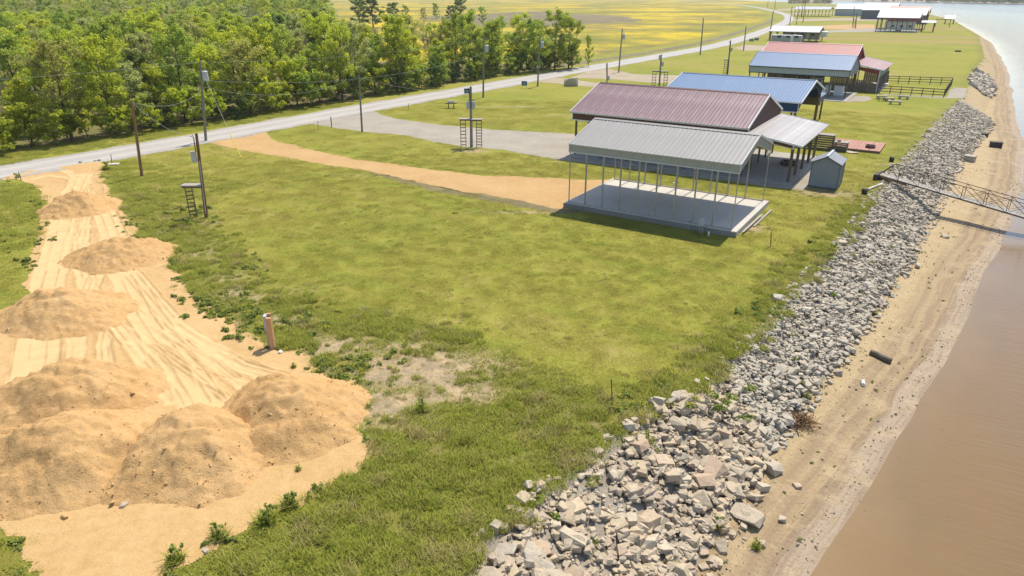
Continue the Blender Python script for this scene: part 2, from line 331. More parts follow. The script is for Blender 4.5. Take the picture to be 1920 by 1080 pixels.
plain('galvanised', (0.36, 0.342, 0.305), 0.42, 0.12, 4, metal=0.35)
plain('steel', (0.34, 0.34, 0.34), 0.45, 0.15, 4, metal=0.3)
plain('grey_box', (0.42, 0.43, 0.44), 0.5, 0.1)
plain('dark_iron', (0.055, 0.045, 0.04), 0.7, 0.3, 8)
plain('plastic_black', (0.02, 0.02, 0.02), 0.6, 0.2)
plain('plastic_white', (0.72, 0.71, 0.68), 0.5, 0.06)
plain('shed_wall', (0.225, 0.25, 0.27), 0.55, 0.08, 1.5)
plain('shed_roof', (0.235, 0.235, 0.25), 0.6, 0.12, 2)
plain('blue_tarp', (0.035, 0.06, 0.23), 0.6, 0.2)
plain('rubber', (0.022, 0.022, 0.022), 0.85, 0.2)
plain('sign_blue', (0.05, 0.11, 0.19), 0.5, 0.1)
plain('wire_grey', (0.42, 0.42, 0.40), 0.6, 0.1)
plain('yellow_plastic', (0.62, 0.44, 0.02), 0.6, 0.1)
plain('glass_dark', (0.02, 0.025, 0.03), 0.12, 0.1, spec=0.6)
plain('rv_white', (0.66, 0.64, 0.59), 0.4, 0.05)
plain('rv_tan', (0.40, 0.35, 0.28), 0.45, 0.08)
plain('rv_grey', (0.32, 0.33, 0.33), 0.45, 0.08)
plain('slab_stone', (0.40, 0.355, 0.29), 0.9, 0.25, 5, bump=0.6)
plain('brush', (0.22, 0.125, 0.06), 0.95, 0.4, 5)
plain('driftwood', (0.30, 0.245, 0.185), 0.95, 0.3, 6, bump=.5, stretch=(1, 1, .3))
plain('dark_log', (0.14, 0.115, 0.085), 0.95, 0.3, 6, bump=.6, stretch=(1, 1, .3))
mat_wood('pole_brown', (0.115, 0.062, 0.032), (0.27, 0.16, 0.085))
mat_wood('pole_grey', (0.15, 0.135, 0.115), (0.26, 0.235, 0.20))
mat_wood('ladder_wood', (0.115, 0.085, 0.06), (0.24, 0.185, 0.135))
mat_wood('post_wood', (0.12, 0.09, 0.055), (0.22, 0.17, 0.11))
mat_wood('new_wood', (0.42, 0.245, 0.115), (0.54, 0.335, 0.175))
mat_wood('pale_board', (0.29, 0.255, 0.215), (0.40, 0.36, 0.31), 0)
mat_wood('fence_board', (0.145, 0.11, 0.075), (0.25, 0.195, 0.14))
mat_wood('deck_red', (0.33, 0.165, 0.12), (0.47, 0.275, 0.215), 1)
mat_wood('crate_wood', (0.10, 0.09, 0.06), (0.23, 0.21, 0.16), 0)
mat_wood('dark_wood', (0.085, 0.07, 0.055), (0.15, 0.125, 0.10), 0)
mat_concrete('concrete', (0.43, 0.395, 0.335), (0.53, 0.49, 0.42))
mat_concrete('old_concrete', (0.28, 0.255, 0.22), (0.37, 0.34, 0.295))
mat_concrete('block_edge', (0.19, 0.175, 0.15), (0.27, 0.25, 0.22))

# ---------------------------------------------------------------- objects
def tag(o, label=None, cat=None, group=None, kind=None):
    if label: o['label'] = label
    if cat: o['category'] = cat
    if group: o['group'] = group
    if kind: o['kind'] = kind
    return o
def link(name, mesh, parent=None, loc=None, rz=None):
    o = bpy.data.objects.new(name, mesh); COL.objects.link(o)
    if parent: o.parent = parent
    if loc: o.location = loc
    if rz is not None: o.rotation_euler = (0, 0, rz)
    return o
def thing(name, label, cat, loc, rz=0.0, group=None):
    o = link(name, None, None, loc, rz); o.empty_display_size = 0.3
    return tag(o, label, cat, group)
def uthing(name, label, cat, u, v, z=0.0, group=None, turn=0.0):
    return thing(name, label, cat, P3(u, v, z), ROT + turn, group)
class MB:
    def __init__(s): s.v = []; s.f = []; s.m = []
    def add(s, vs, fs, mi=0):
        k = len(s.v); s.v += [tuple(q) for q in vs]; s.f += [tuple(i + k for i in f) for f in fs]; s.m += [mi] * len(fs); return s
    def box(s, x0, x1, y0, y1, z0, z1, mi=0):
        return s.add([(x0, y0, z0), (x1, y0, z0), (x1, y1, z0), (x0, y1, z0), (x0, y0, z1), (x1, y0, z1), (x1, y1, z1), (x0, y1, z1)],
                     [(0, 3, 2, 1), (4, 5, 6, 7), (0, 1, 5, 4), (1, 2, 6, 5), (2, 3, 7, 6), (3, 0, 4, 7)], mi)
    def bar(s, a, b, w, h=None, mi=0, up=(0, 0, 1)):
        a = Vector(a); b = Vector(b); h = h or w; d = (b - a).normalized(); up = Vector(up)
        if abs(d.dot(up)) > .98: up = Vector((0, 1, 0))
        x = d.cross(up).normalized() * w / 2; y = x.cross(d).normalized() * h / 2
        vs = [a - x - y, a + x - y, a + x + y, a - x + y, b - x - y, b + x - y, b + x + y, b - x + y]
        return s.add(vs, [(3, 2, 1, 0), (4, 5, 6, 7), (0, 1, 5, 4), (1, 2, 6, 5), (2, 3, 7, 6), (3, 0, 4, 7)], mi)
    def tube(s, pts, rad, n=6, mi=0, cap=True):
        pts = [Vector(p) for p in pts]; rad = rad if isinstance(rad, (list, tuple)) else [rad] * len(pts); rings = []; vs = []; fs = []
        for i, p in enumerate(pts):
            d = (pts[min(i + 1, len(pts) - 1)] - pts[max(i - 1, 0)]).normalized()
            ref = Vector((1, 0, 0)) if abs(d.x) < .9 else Vector((0, 1, 0))
            x = d.cross(ref).normalized(); y = d.cross(x)
            for k in range(n):
                a = 2 * math.pi * k / n; vs.append(p + (x * math.cos(a) + y * math.sin(a)) * rad[i])
        for i in range(len(pts) - 1):
            for k in range(n):
                fs.append((i * n + k, i * n + (k + 1) % n, (i + 1) * n + (k + 1) % n, (i + 1) * n + k))
        if cap: fs.append(tuple(range(n))[::-1]); fs.append(tuple((len(pts) - 1) * n + k for k in range(n)))
        return s.add(vs, fs, mi)
    def prism(s, poly, axis_from, axis_to, mi=0):
        """polygon in (y, z), pushed along x"""
        n = len(poly); vs = [(axis_from, y, z) for y, z in poly] + [(axis_to, y, z) for y, z in poly]
        fs = [tuple(range(n))[::-1], tuple(range(n, 2 * n))] + [(i, (i + 1) % n, n + (i + 1) % n, n + i) for i in range(n)]
        return s.add(vs, fs, mi)
    def mesh(s, name, mats, smooth=False):
        me = bpy.data.meshes.new(name); me.from_pydata(s.v, [], s.f)
        for q in (mats if isinstance(mats, (list, tuple)) else [mats]): me.materials.append(M[q] if isinstance(q, str) else q)
        if any(s.m): me.polygons.foreach_set('material_index', s.m)
        me.polygons.foreach_set('use_smooth', [smooth] * len(s.f))
        me.update(); return me
    def build(s, name, mats, parent=None, loc=None, rz=None, smooth=False):
        return link(name, s.mesh(name, mats, smooth), parent, loc, rz)
def box_part(name, parent, mat, *b): return MB().box(*b).build(name, mat, parent)
def bevel(o, w=0.01):
    m = o.modifiers.new('bevel', 'BEVEL'); m.width = w; m.segments = 2; m.limit_method = 'ANGLE'; return o
def np_mesh(name, verts, quads, mats, smooth=False, tri=False):
    me = bpy.data.meshes.new(name); verts = np.asarray(verts, np.float32); quads = np.asarray(quads, np.int32); k = quads.shape[1]
    me.vertices.add(len(verts)); me.vertices.foreach_set('co', verts.ravel())
    me.loops.add(quads.size); me.loops.foreach_set('vertex_index', quads.ravel())
    me.polygons.add(len(quads)); me.polygons.foreach_set('loop_start', np.arange(0, quads.size, k, dtype=np.int32))
    me.update(calc_edges=True)
    me.polygons.foreach_set('use_smooth', np.full(len(quads), smooth, bool))
    for q in (mats if isinstance(mats, (list, tuple)) else [mats]): me.materials.append(M[q])
    return me
def set_attr(me, name, arr):
    a = me.attributes.new(name, 'FLOAT', 'POINT'); a.data.foreach_set('value', np.asarray(arr, np.float32))
def copy_tree(root, loc, rz, scale=None, label=None, parts=True):
    c = root.copy(); COL.objects.link(c); c.location = loc; c.rotation_euler = (0, 0, rz)
    if scale: c.scale = scale
    if label: c['label'] = label
    if parts:
        for ch in list(root.children):
            d = ch.copy(); COL.objects.link(d); d.parent = c
            for g in list(ch.children):
                e = g.copy(); COL.objects.link(e); e.parent = d
    return c
# ---------------------------------------------------------------- the land
_TV = [-70, -31, -28.8, -26, -23, -20, -17, -12.8, -8.2, -3, 4, 16, 30, 48, 76, 94, 130, 162, 272, 350, 459, 700, 1100, 2000, 6000]
_TU = [12.0, 13.2, 13.2, 13.9, 14.4, 14.8, 15.8, 16.1, 16.7, 17.0, 17.8, 18.0, 18.6, 19.8, 22.0, 22.7, 23.5, 25.0, 23.0, 17.0, 9.0, -29, -154, -604, -2500]
_BV = [-70, -26, -22.5, -18.6, -13.6, -7, 3.6, 15.2, 23.8, 43, 60, 70, 84, 100, 130, 162, 272, 350, 459, 700, 1100, 2000, 6000]
_BU = [16.4, 18.1, 18.5, 18.7, 19.2, 20.1, 21.0, 21.8, 22.3, 23.4, 25.2, 26.2, 25.6, 26.4, 27.2, 27.8, 25.6, 19.5, 11.5, -26, -151, -600, -2496]
_WV = [-70, -24, -20, -16, -10.8, -3.7, 7.3, 16.5, 40, 67, 100, 162, 272, 350, 459, 700, 1100, 2000, 6000]
_WU = [19.0, 21.2, 21.85, 22.4, 23.1, 24.1, 25.5, 26.7, 28.8, 29.5, 29.6, 30.0, 27.6, 21.5, 13.0, -25, -150, -598, -2493]
def UT(v): return np.interp(v, _TV, _TU) + (fbm(np.asarray(v) * .45, np.asarray(v) * 0, 3, 3) - .5) * 1.1
def UB(v): return np.interp(v, _BV, _BU)
def UW(v): return np.interp(v, _WV, _WU) + (fbm(np.asarray(v) * .12, np.asarray(v) * 0 + 5, 9, 3) - .5) * 0.8
WATER_Z = -2.3
def zland(u, v):
    t, b, w = UT(v), UB(v), UW(v)
    z = np.where(u < t, 0.0, np.where(u < b, -2.0 * ((u - t) / (b - t)) ** 1.1, -2.0 - 0.3 * (u - b) / np.maximum(w - b, .1)))
    return np.where(u > w, np.maximum(WATER_Z - (u - w) * .10, -6), z)
PX = lambda pts, z=0.0: [G(a, b, z) for a, b in pts]
PAD = PX([(60, 1080), (46, 1010), (0, 985), (-170, 945), (-260, 800), (-150, 690), (0, 602), (44, 548), (52, 505), (76, 440), (84, 388), (66, 348), (20, 336), (0, 338), (60, 318), (120, 312),
          (186, 303), (200, 312), (192, 324), (207, 348), (216, 372), (246, 412), (256, 440), (312, 482), (318, 502), (342, 522), (352, 548), (402, 592), (444, 612), (494, 640),
          (578, 668), (590, 700), (618, 722), (655, 738), (684, 778), (668, 805), (694, 842), (700, 856), (650, 890), (560, 940), (502, 968), (430, 1012), (340, 1062), (300, 1085), (270, 1170), (80, 1170)])
DRIVE = PX([(393, 268), (440, 256), (500, 247), (512, 262), (560, 276), (660, 297), (800, 318), (900, 328), (1000, 333), (1068, 336), (1152, 338), (1092, 392), (1062, 394), (1000, 383), (900, 364), (800, 346), (700, 323), (600, 308), (520, 293), (440, 279)])
_lot = lambda u, v: XY(u, v)
GRAVEL = PX([(585, 232), (600, 222), (690, 206), (740, 222), (820, 233), (900, 241), (1000, 247), (1072, 251)]) + [_lot(-8, 27.4), _lot(11.9, 27.4), _lot(13.4, 20), _lot(13.3, 13.9), _lot(10, 13.4), _lot(-2, 13.2), _lot(-8.3, 12.8)] + PX([(1052, 300), (1000, 291), (940, 281), (860, 274), (800, 262), (760, 254), (680, 247), (640, 241)])
DRIVE3 = PX([(1070, 146), (1125, 126), (1160, 133), (1190, 139), (1260, 141), (1340, 145), (1420, 152), (1430, 160), (1300, 158), (1220, 155), (1140, 148)])
DRIVE4 = PX([(1025, 147), (1060, 147), (1116, 155), (1200, 160), (1200, 164), (1100, 162), (1040, 156), (1000, 154)])
DRIVE5 = PX([(1375, 90), (1398, 84), (1440, 86), (1520, 89), (1520, 95), (1440, 94), (1395, 95)])
DRIVE6 = PX([(1475, 38), (1500, 35.5), (1560, 34.5), (1650, 33), (1650, 39), (1560, 38.5), (1500, 40)])
DRIVE7 = PX([(1525, 49), (1560, 47), (1600, 45.5), (1640, 46), (1640, 53), (1590, 55), (1535, 54)])
DRIVE8 = PX([(1540, 58), (1600, 54.5), (1650, 52), (1655, 60), (1600, 60), (1545, 61)])
DRIVE9 = PX([(1455, 17.5), (1520, 14), (1580, 12.5), (1580, 16), (1500, 19), (1458, 20)])
DRIVE10 = PX([(1478, 24.5), (1560, 23.5), (1640, 23.5), (1640, 25.2), (1560, 25.5), (1480, 27)])
ROAD = [XY(-45.6, -70), XY(-45.4, -16), XY(-44.6, 0), XY(-44.6, 20), XY(-43.9, 52), XY(-43.0, 89), XY(-41.2, 147), XY(-41.3, 171), XY(-45.1, 215), XY(-52.9, 279), XY(-60.8, 340), XY(-71, 405), XY(-94, 507), XY(-126, 609), XY(-186, 788), XY(-246, 941), XY(-400, 1250), XY(-700, 1800)]
WOODP = [XY(-54.5, -90), XY(-53.2, -13), XY(-51.6, 20), XY(-50.2, 60), XY(-49.4, 91), (12, 152), (-9, 156), (-32, 158), (-46, 185), (-62, 240), (-105, 430), (-190, 720), (-760, 720), (-300, 60)]   # the wood's outline
def field_mask(u, v): return sstep(-51.5, -53.5, u + sstep(90, 110, v) * 3.0 + (fbm(v * .1, u * .1, 4) - .5) * 2 + np.interp(v, [0, 170, 215, 279, 340, 405, 507, 609, 788, 941], [0, 0, 3.5, 11, 19, 29, 52, 84, 144, 204]))
BLOBS = [(800, 690, 4.4, 2.0, .74), (720, 700, 3.2, 1.8, .72), (860, 735, 2.4, 1.2, .70), (640, 650, 2.6, 1.3, .66), (720, 760, 2.4, 1.4, .72), (770, 650, 2.0, .8, .6), (520, 600, 1.6, 1.0, .5), (480, 560, 1.6, 1.2, .46), (380, 470, 1.5, 1.5, .46), (420, 520, 1.6, 1.2, .48), (1110, 800, 1.2, .7, .45), (960, 860, 1.4, .7, .36), (620, 640, 2.2, 1.0, .5), (690, 640, 1.0, .5, .5), (440, 550, 1.2, 1.0, .55), (560, 600, 1.5, .7, .5), (740, 790, 1.8, 1.0, .5),
         (640, 700, 1.6, 1.2, .6), (395, 418, 1.2, .8, .5), (885, 283, 2.2, 1.2, .55), (1000, 398, 6, .6, .5), (700, 330, 5, .5, .45), (1390, 425, 2.0, 1.6, .6), (1548, 362, 3, 1.6, .6), (1690, 325, 3, 1.5, .5), (1620, 372, 1.8, 2, .5),
         (960, 200, 7, 1.4, .42), (1060, 216, 5, 1.2, .42), (880, 190, 6, 1.0, .42), (950, 170, 4, 1, .35), (840, 600, 2, 1, .3), (560, 545, 1.5, 1, .35), (300, 350, 1.2, .7, .4), (1680, 310, 2, 1.5, .5), (1650, 140, 6, 3, .4), (1630, 110, 6, 4, .35)]
BLOBS = [(*G(a, b), c, d, e) for a, b, c, d, e in BLOBS]
def bare_mask(x, y):
    m = np.zeros(np.shape(x))
    for bx, by, rx, ry, s in BLOBS:
        dx, dy = x - bx, y - by
        m = np.maximum(m, s * np.exp(-(((dx / rx) ** 2 + (dy / ry) ** 2) ** 1.5)))
    return m
ROUGH = PX([(190, 300), (262, 330), (330, 390), (420, 430), (480, 520), (600, 565), (720, 600), (880, 640), (1010, 690), (1110, 745), (1200, 770), (1300, 790), (960, 1180), (60, 1180), (0, 985), (330, 1080), (700, 850), (684, 778), (590, 700), (444, 612), (352, 548), (256, 440)])
def rough_mask(x, y):
    w = 0.9; a = 0
    for dx, dy in ((0, 0), (w, 0), (-w, 0), (0, w), (0, -w)): a = a + inpoly(x + dx + (fbm(x * .4, y * .4, 21) - .5) * 2, y + dy + (fbm(x * .4, y * .4, 22) - .5) * 2, ROUGH)
    u, v = UV(x, y); rim = sstep(2.2, 0.4, UT(v) - u)
    return np.clip(np.maximum(a / 5.0, rim * 0.8), 0, 1)
def strip_mask(u, v):
    s = np.zeros(np.shape(u))
    for v0, w, k in ((222, 7, 1), (232, 3, .6), (255, 8, 1), (330, 14, .9), (110, 4, .35), (420, 15, .7), (520, 20, .7)): s = np.maximum(s, k * np.exp(-((v - v0) / w) ** 2))
    return s * sstep(-43, -38, u)

def rowset(): return np.concatenate([np.arange(-70, 72, .6), np.arange(72, 200, 2.0), np.arange(200, 640, 8.0), np.arange(640, 1400, 60.0), [1500, 1750, 2000, 3000, 4500, 6000]])
def strip_grid(U2, V2, Z2, mats):
    X = OX + U2 * UX + V2 * VX; Y = OY + U2 * UY + V2 * VY; nr, nc = U2.shape
    idx = np.arange(nr * nc).reshape(nr, nc)
    q = np.stack([idx[:-1, :-1], idx[:-1, 1:], idx[1:, 1:], idx[1:, :-1]], -1).reshape(-1, 4)
    return np.stack([X, Y, Z2], -1).reshape(-1, 3), q, X.ravel(), Y.ravel()
rows = rowset()
cols = np.concatenate([np.arange(0, 66, .6), np.arange(66, 140, 3.0), np.arange(140, 400, 15), [450, 600, 900, 1500, 2500, 4000, 7000]])[::-1]
V2, C2 = np.meshgrid(rows, cols, indexing='ij'); U2 = UT(V2) - C2
pts, q, gx, gy = strip_grid(U2, V2, np.zeros_like(U2), None)
me = np_mesh('ground', pts, q, 'ground', True)
gu, gv = U2.ravel(), V2.ravel()
set_attr(me, 'field', field_mask(gu, gv)); set_attr(me, 'rough', rough_mask(gx, gy)); set_attr(me, 'bare', bare_mask(gx, gy))
set_attr(me, 'strip', strip_mask(gu, gv))
scrub = np.maximum(sstep(12, 3, np.abs(gu + 52 - (gv - 60) * .02)) * sstep(60, 90, gv) * sstep(200, 150, gv) * .9, np.exp(-(((gx - G(975, 36)[0]) / 45) ** 2 + ((gy - G(975, 36)[1]) / 50) ** 2) ** 2) * 1.0)
scrub = np.maximum(scrub, inpoly(gx, gy, WOODP) * 1.0)
set_attr(me, 'scrub', scrub)
tag(link('ground', me), 'mown spring lawn and yellow-flowered meadow ground', None, None, 'structure')
# bank under the stones, beach, lake bed
f = np.linspace(0, 1, 12); V2, F2 = np.meshgrid(rows, f, indexing='ij')
Ub = UT(V2) + (UB(V2) - UT(V2)) * F2; Zb = -2.0 * F2 ** 1.1
pts, q, gx, gy = strip_grid(Ub, V2, Zb, None)
me = np_mesh('bank', pts, q, ['bank_soil', 'beach'], True)
vm = V2[:-1, :-1].ravel(); me.polygons.foreach_set('material_index', ((vm > 76)).astype(np.int32))
set_attr(me, 'shore', (UW(V2) - Ub).ravel()); set_attr(me, 'weedy', (np.where(V2 > 76, .55, 0) * (1 - F2)).ravel())
tag(link('bank', me), 'sloping earth bank below the lawn edge', None, None, 'structure')
f = np.concatenate([np.linspace(0, 1, 16), [1.15, 1.4, 2.0, 3.5, 6, 12, 30, 80]]); V2, F2 = np.meshgrid(rows, f, indexing='ij')
wb = np.maximum(UW(V2) - UB(V2), .5); Us = UB(V2) + wb * F2
Zs = np.where(F2 <= 1, -2.0 - .3 * F2, np.maximum(WATER_Z - (F2 - 1) * wb * .10, -6)) + np.where((F2 > .02) & (F2 < .9), (fbm(Us * .5, V2 * .15, 31) - .5) * .16, 0)
pts, q, gx, gy = strip_grid(Us, V2, Zs, None)
me = np_mesh('beach', pts, q, 'beach', True); set_attr(me, 'shore', (UW(V2) - Us).ravel()); set_attr(me, 'weedy', (sstep(.45, 0, F2) * .22).ravel())
tag(link('beach', me), 'pale sandy beach between stones and water', None, None, 'structure')
offs = np.array([-1.2, -.4, 0, .5, 1, 2, 3, 4.5, 6, 8, 11, 15, 20, 28, 45, 80, 200, 500, 1500, 4000, 8000.])
V2, O2 = np.meshgrid(rows, offs, indexing='ij'); Uw = UW(V2) + O2
pts, q, gx, gy = strip_grid(Uw, V2, np.full_like(Uw, WATER_Z), None)
me = np_mesh('water', pts, q, 'water', True); set_attr(me, 'shore', O2.ravel())
tag(link('water', me), 'muddy brown lake water', None, None, 'structure')

def ragged(poly, amp=.35, step=.35, seed=0):
    out = []
    for (x1, y1), (x2, y2) in zip(poly, poly[1:] + poly[:1]):
        L = math.hypot(x2 - x1, y2 - y1); st = max(step, .004 * math.hypot(x1, y1)); n = max(1, int(L / st)); nx, ny = -(y2 - y1) / (L + 1e-6), (x2 - x1) / (L + 1e-6)
        t = np.arange(n) / n; px = x1 + (x2 - x1) * t; py = y1 + (y2 - y1) * t
        d = (fbm(px * .5, py * .5, seed, 3) - .5) * amp * 2.2 + (vnoise(px * 2.5, py * 2.5, seed + 5) - .5) * amp * .8
        out += list(zip(px + nx * d, py + ny * d))
    return out
def sheet(name, poly, mat, z, label, amp=.3, step=.3, seed=0):
    p = ragged(poly, amp, step, seed); me = bpy.data.meshes.new(name)
    me.from_pydata([(x, y, z) for x, y in p], [], [tuple(range(len(p)))]); me.materials.append(M[mat]); me.update()
    if me.polygons[0].normal.z < 0: me.flip_normals()
    return tag(link(name, me), label, None, None, 'structure')
# the road, a ribbon with worn wheel lanes
def ribbon(name, line, width, mat, z, label, seed=1):
    P = []
    for a, b in zip(line, line[1:]):
        L = math.dist(a, b); n = max(1, int(L / max(1.0, .012 * math.hypot(*a)))); P += [(a[0] + (b[0] - a[0]) * i / n, a[1] + (b[1] - a[1]) * i / n) for i in range(n)]
    P.append(line[-1]); P = np.array(P)
    for _ in range(30): P[1:-1] = P[1:-1] * .5 + (P[:-2] + P[2:]) * .25
    T = np.gradient(P, axis=0); T /= np.linalg.norm(T, axis=1)[:, None]; N = np.stack([T[:, 1], -T[:, 0]], 1)
    ac = np.linspace(-1, 1, 9); vs = []; at = []
    for i in range(len(P)):
        for a in ac:
            w = width / 2 * (1 + (abs(a) > .9) * (float(fbm(P[i, 0] * .4 + a * 9, P[i, 1] * .4, seed)) - .5) * .55)
            vs.append((P[i, 0] + N[i, 0] * a * w, P[i, 1] + N[i, 1] * a * w, z)); at.append(a)
    idx = np.arange(len(vs)).reshape(len(P), 9); q = np.stack([idx[:-1, :-1], idx[:-1, 1:], idx[1:, 1:], idx[1:, :-1]], -1).reshape(-1, 4)
    me = np_mesh(name, vs, q, mat); set_attr(me, 'across', at)
    if me.polygons[0].normal.z < 0: me.flip_normals()
    return tag(link(name, me), label, None, None, 'structure')
sheet('gravel_lot', GRAVEL, 'gravel', .006, 'grey gravel driveway and lot of the maroon barn', .3, .3, 2)
sheet('soil_edge', PX([(690, 318), (800, 341), (900, 358), (1000, 377), (1062, 388), (1092, 388), (1086, 400), (1050, 401), (960, 386), (880, 370), (800, 355), (740, 336), (690, 326)]), 'scrub', .006, 'dark crumbled soil along the sand driveway edge', .5, .2, 13)
sheet('sand_driveway', DRIVE, 'sand_drive', .010, 'orange sand driveway leading to the open carport', .4, .3, 3)
sheet('gravel_driveway', DRIVE3, 'tan_gravel', .006, 'pale gravel drive of the blue-roofed barn', .3, .5, 4)
sheet('gravel_driveway', DRIVE4, 'tan_gravel', .010, 'thin pale drive behind the grey boulder', .3, .5, 5)
for k, d in enumerate((DRIVE5, DRIVE6, DRIVE7, DRIVE8, DRIVE9, DRIVE10)):
    sheet('gravel_driveway', d, ('tan_gravel', 'tan_gravel', 'sand_drive', 'gravel', 'tan_gravel', 'tan_gravel')[k], .006 + .004 * (k % 2), 'pale drive crossing the distant lots', .5, 1.0, 6 + k)
ribbon('road', ROAD, 6.2, 'road', .016, 'pale gravel road running past the wood')

# brown scrubby rise in the meadow and the ditch along the road
def rise():
    cx, cy = G(1000, 34); X, Y = np.meshgrid(np.linspace(-75, 75, 70), np.linspace(-110, 130, 70), indexing='ij'); r = np.hypot(X / 62, Y / 95) + (fbm(X * .03 + 9, Y * .02, 71) - .5) * .7
    Z = np.where(r < 1, (1 - r) * 3.2 + (fbm(X * .12, Y * .12, 72) - .5) * .9, -.3); Z = np.maximum(Z, -.2); ok = Z > 0; c = ok[:-1, :-1] | ok[1:, 1:] | ok[1:, :-1] | ok[:-1, 1:]; idx = np.arange(X.size).reshape(X.shape)
    q = np.stack([idx[:-1, :-1], idx[1:, :-1], idx[1:, 1:], idx[:-1, 1:]], -1)[c]; used = np.unique(q); rm = np.full(X.size, -1); rm[used] = np.arange(len(used))
    tag(link('scrub_rise', np_mesh('scrub_rise', np.stack([X, Y, Z], -1).reshape(-1, 3)[used], rm[q], 'scrub', True), None, (cx, cy, .02)), 'brown scrubby rise in the yellow meadow', None, None, 'structure')
rise()
ribbon('ditch', [XY(-50.4, 88), XY(-49.0, 120), XY(-48.2, 147), XY(-48.6, 175), XY(-52.8, 215), XY(-60.8, 279), XY(-69, 340), XY(-80, 405)], 3.4, 'scrub', .012, 'dark weedy roadside ditch edging the yellow meadow', 4)
# ---------------------------------------------------------------- sand pad with wheel tracks
def pad():
    st = .058; P = np.array(PAD); x0, y0 = P.min(0) - .3; x1, y1 = P.max(0) + .3
    xs = np.arange(x0, x1, st); ys = np.arange(max(y0, 11.5), y1, st); X, Y = np.meshgrid(xs, ys, indexing='ij')
    wx = (fbm(X * .7, Y * .7, 41) - .5) * 1.1 + (vnoise(X * 4, Y * 4, 43) - .5) * .22; wy = (fbm(X * .7, Y * .7, 42) - .5) * 1.1 + (vnoise(X * 4, Y * 4, 44) - .5) * .22
    inside = inpoly(X + wx, Y + wy, PAD)
    tracks = [(1.7, [(155, 330), (130, 380), (118, 430), (100, 500), (80, 570), (72, 640), (62, 730)]), (1.5, [(196, 400), (216, 450), (236, 520), (270, 590), (330, 680), (380, 760)]),
              (.9, [(160, 400), (150, 470), (165, 540), (220, 610), (290, 690), (330, 750)]), (.8, [(180, 520), (150, 600), (140, 680)]), (.7, [(205, 600), (195, 650), (200, 700)]), (.8, [(250, 515), (330, 610), (450, 690), (530, 712)]),
              (.5, [(300, 610), (400, 680), (470, 738)]), (.5, [(270, 630), (350, 690), (430, 750)]), (.6, [(120, 318), (160, 345), (180, 390)]), (.5, [(20, 345), (90, 330), (140, 335)])]
    ruts = [[(280, 612), (345, 655), (430, 745)], [(285, 648), (330, 670), (418, 745)], [(292, 640), (360, 690), (462, 722)], [(335, 610), (420, 655), (500, 690), (555, 708)], [(400, 670), (450, 700), (490, 715)],
            [(410, 660), (470, 690), (530, 706)], [(315, 680), (370, 715), (425, 748)], [(350, 690), (390, 720), (430, 742)], [(205, 610), (218, 660), (226, 705)], [(200, 612), (232, 645), (248, 650)], [(55, 328), (100, 330), (140, 342)],
            [(60, 322), (130, 325), (165, 336)], [(180, 335), (192, 350), (195, 370)], [(130, 345), (138, 360), (134, 372)], [(250, 575), (290, 600), (306, 592)], [(300, 700), (335, 735), (345, 760)], [(430, 668), (520, 700), (565, 712)]]
    tr = np.zeros(X.shape); rut = np.zeros(X.shape); Z = .02 + (fbm(X * .5, Y * .5, 45) - .5) * .07 + (fbm(X * 2.2, Y * 2.2, 46) - .5) * .03
    for w, l in tracks: tr = np.maximum(tr, sstep(w * .56, w * .44, dist_line(X, Y, PX(l)) + (vnoise(X * 1.2, Y * 1.2, 47) - .5) * .25))
    lines = [PX(l) for l in ruts]
    for w, l in tracks:
        q = PX(l)
        for off in (-.5, -.16, .2, .5):
            e = []
            for i, (a, b) in enumerate(q):
                j = min(i, len(q) - 2); tx, ty = q[j + 1][0] - q[j][0], q[j + 1][1] - q[j][1]; L = math.hypot(tx, ty); e.append((a - ty / L * w * off, b + tx / L * w * off))
            lines.append(e)
    for l in lines:
        d = dist_line(X, Y, l) + (vnoise(X * 1.5, Y * 1.5, 48) - .5) * .04; g = sstep(.055, .015, d) * sstep(.42, .58, vnoise(X * .7 + l[0][0], Y * .7, 49)); Z -= g * .045; Z += sstep(.15, .06, d) * (1 - g) * .03; rut = np.maximum(rut, g)
    Z -= tr * .025
    c = inside[:-1, :-1] & inside[1:, 1:] & inside[1:, :-1] & inside[:-1, 1:]
    # the rim thins out to the soil
    idx = np.arange(X.size).reshape(X.shape); q = np.stack([idx[:-1, :-1], idx[1:, :-1], idx[1:, 1:], idx[:-1, 1:]], -1)[c]
    used = np.unique(q); rm = np.full(X.size, -1); rm[used] = np.arange(len(used))
    Z = np.maximum(Z, .012)
    me = np_mesh('sand_pad', np.stack([X, Y, Z], -1).reshape(-1, 3)[used], rm[q], 'sand_pad', True)
    set_attr(me, 'track', tr.ravel()[used]); set_attr(me, 'rut', rut.ravel()[used])
    tag(link('sand_pad', me), 'spread orange sand pad scored with wheel tracks', None, None, 'structure')
pad()
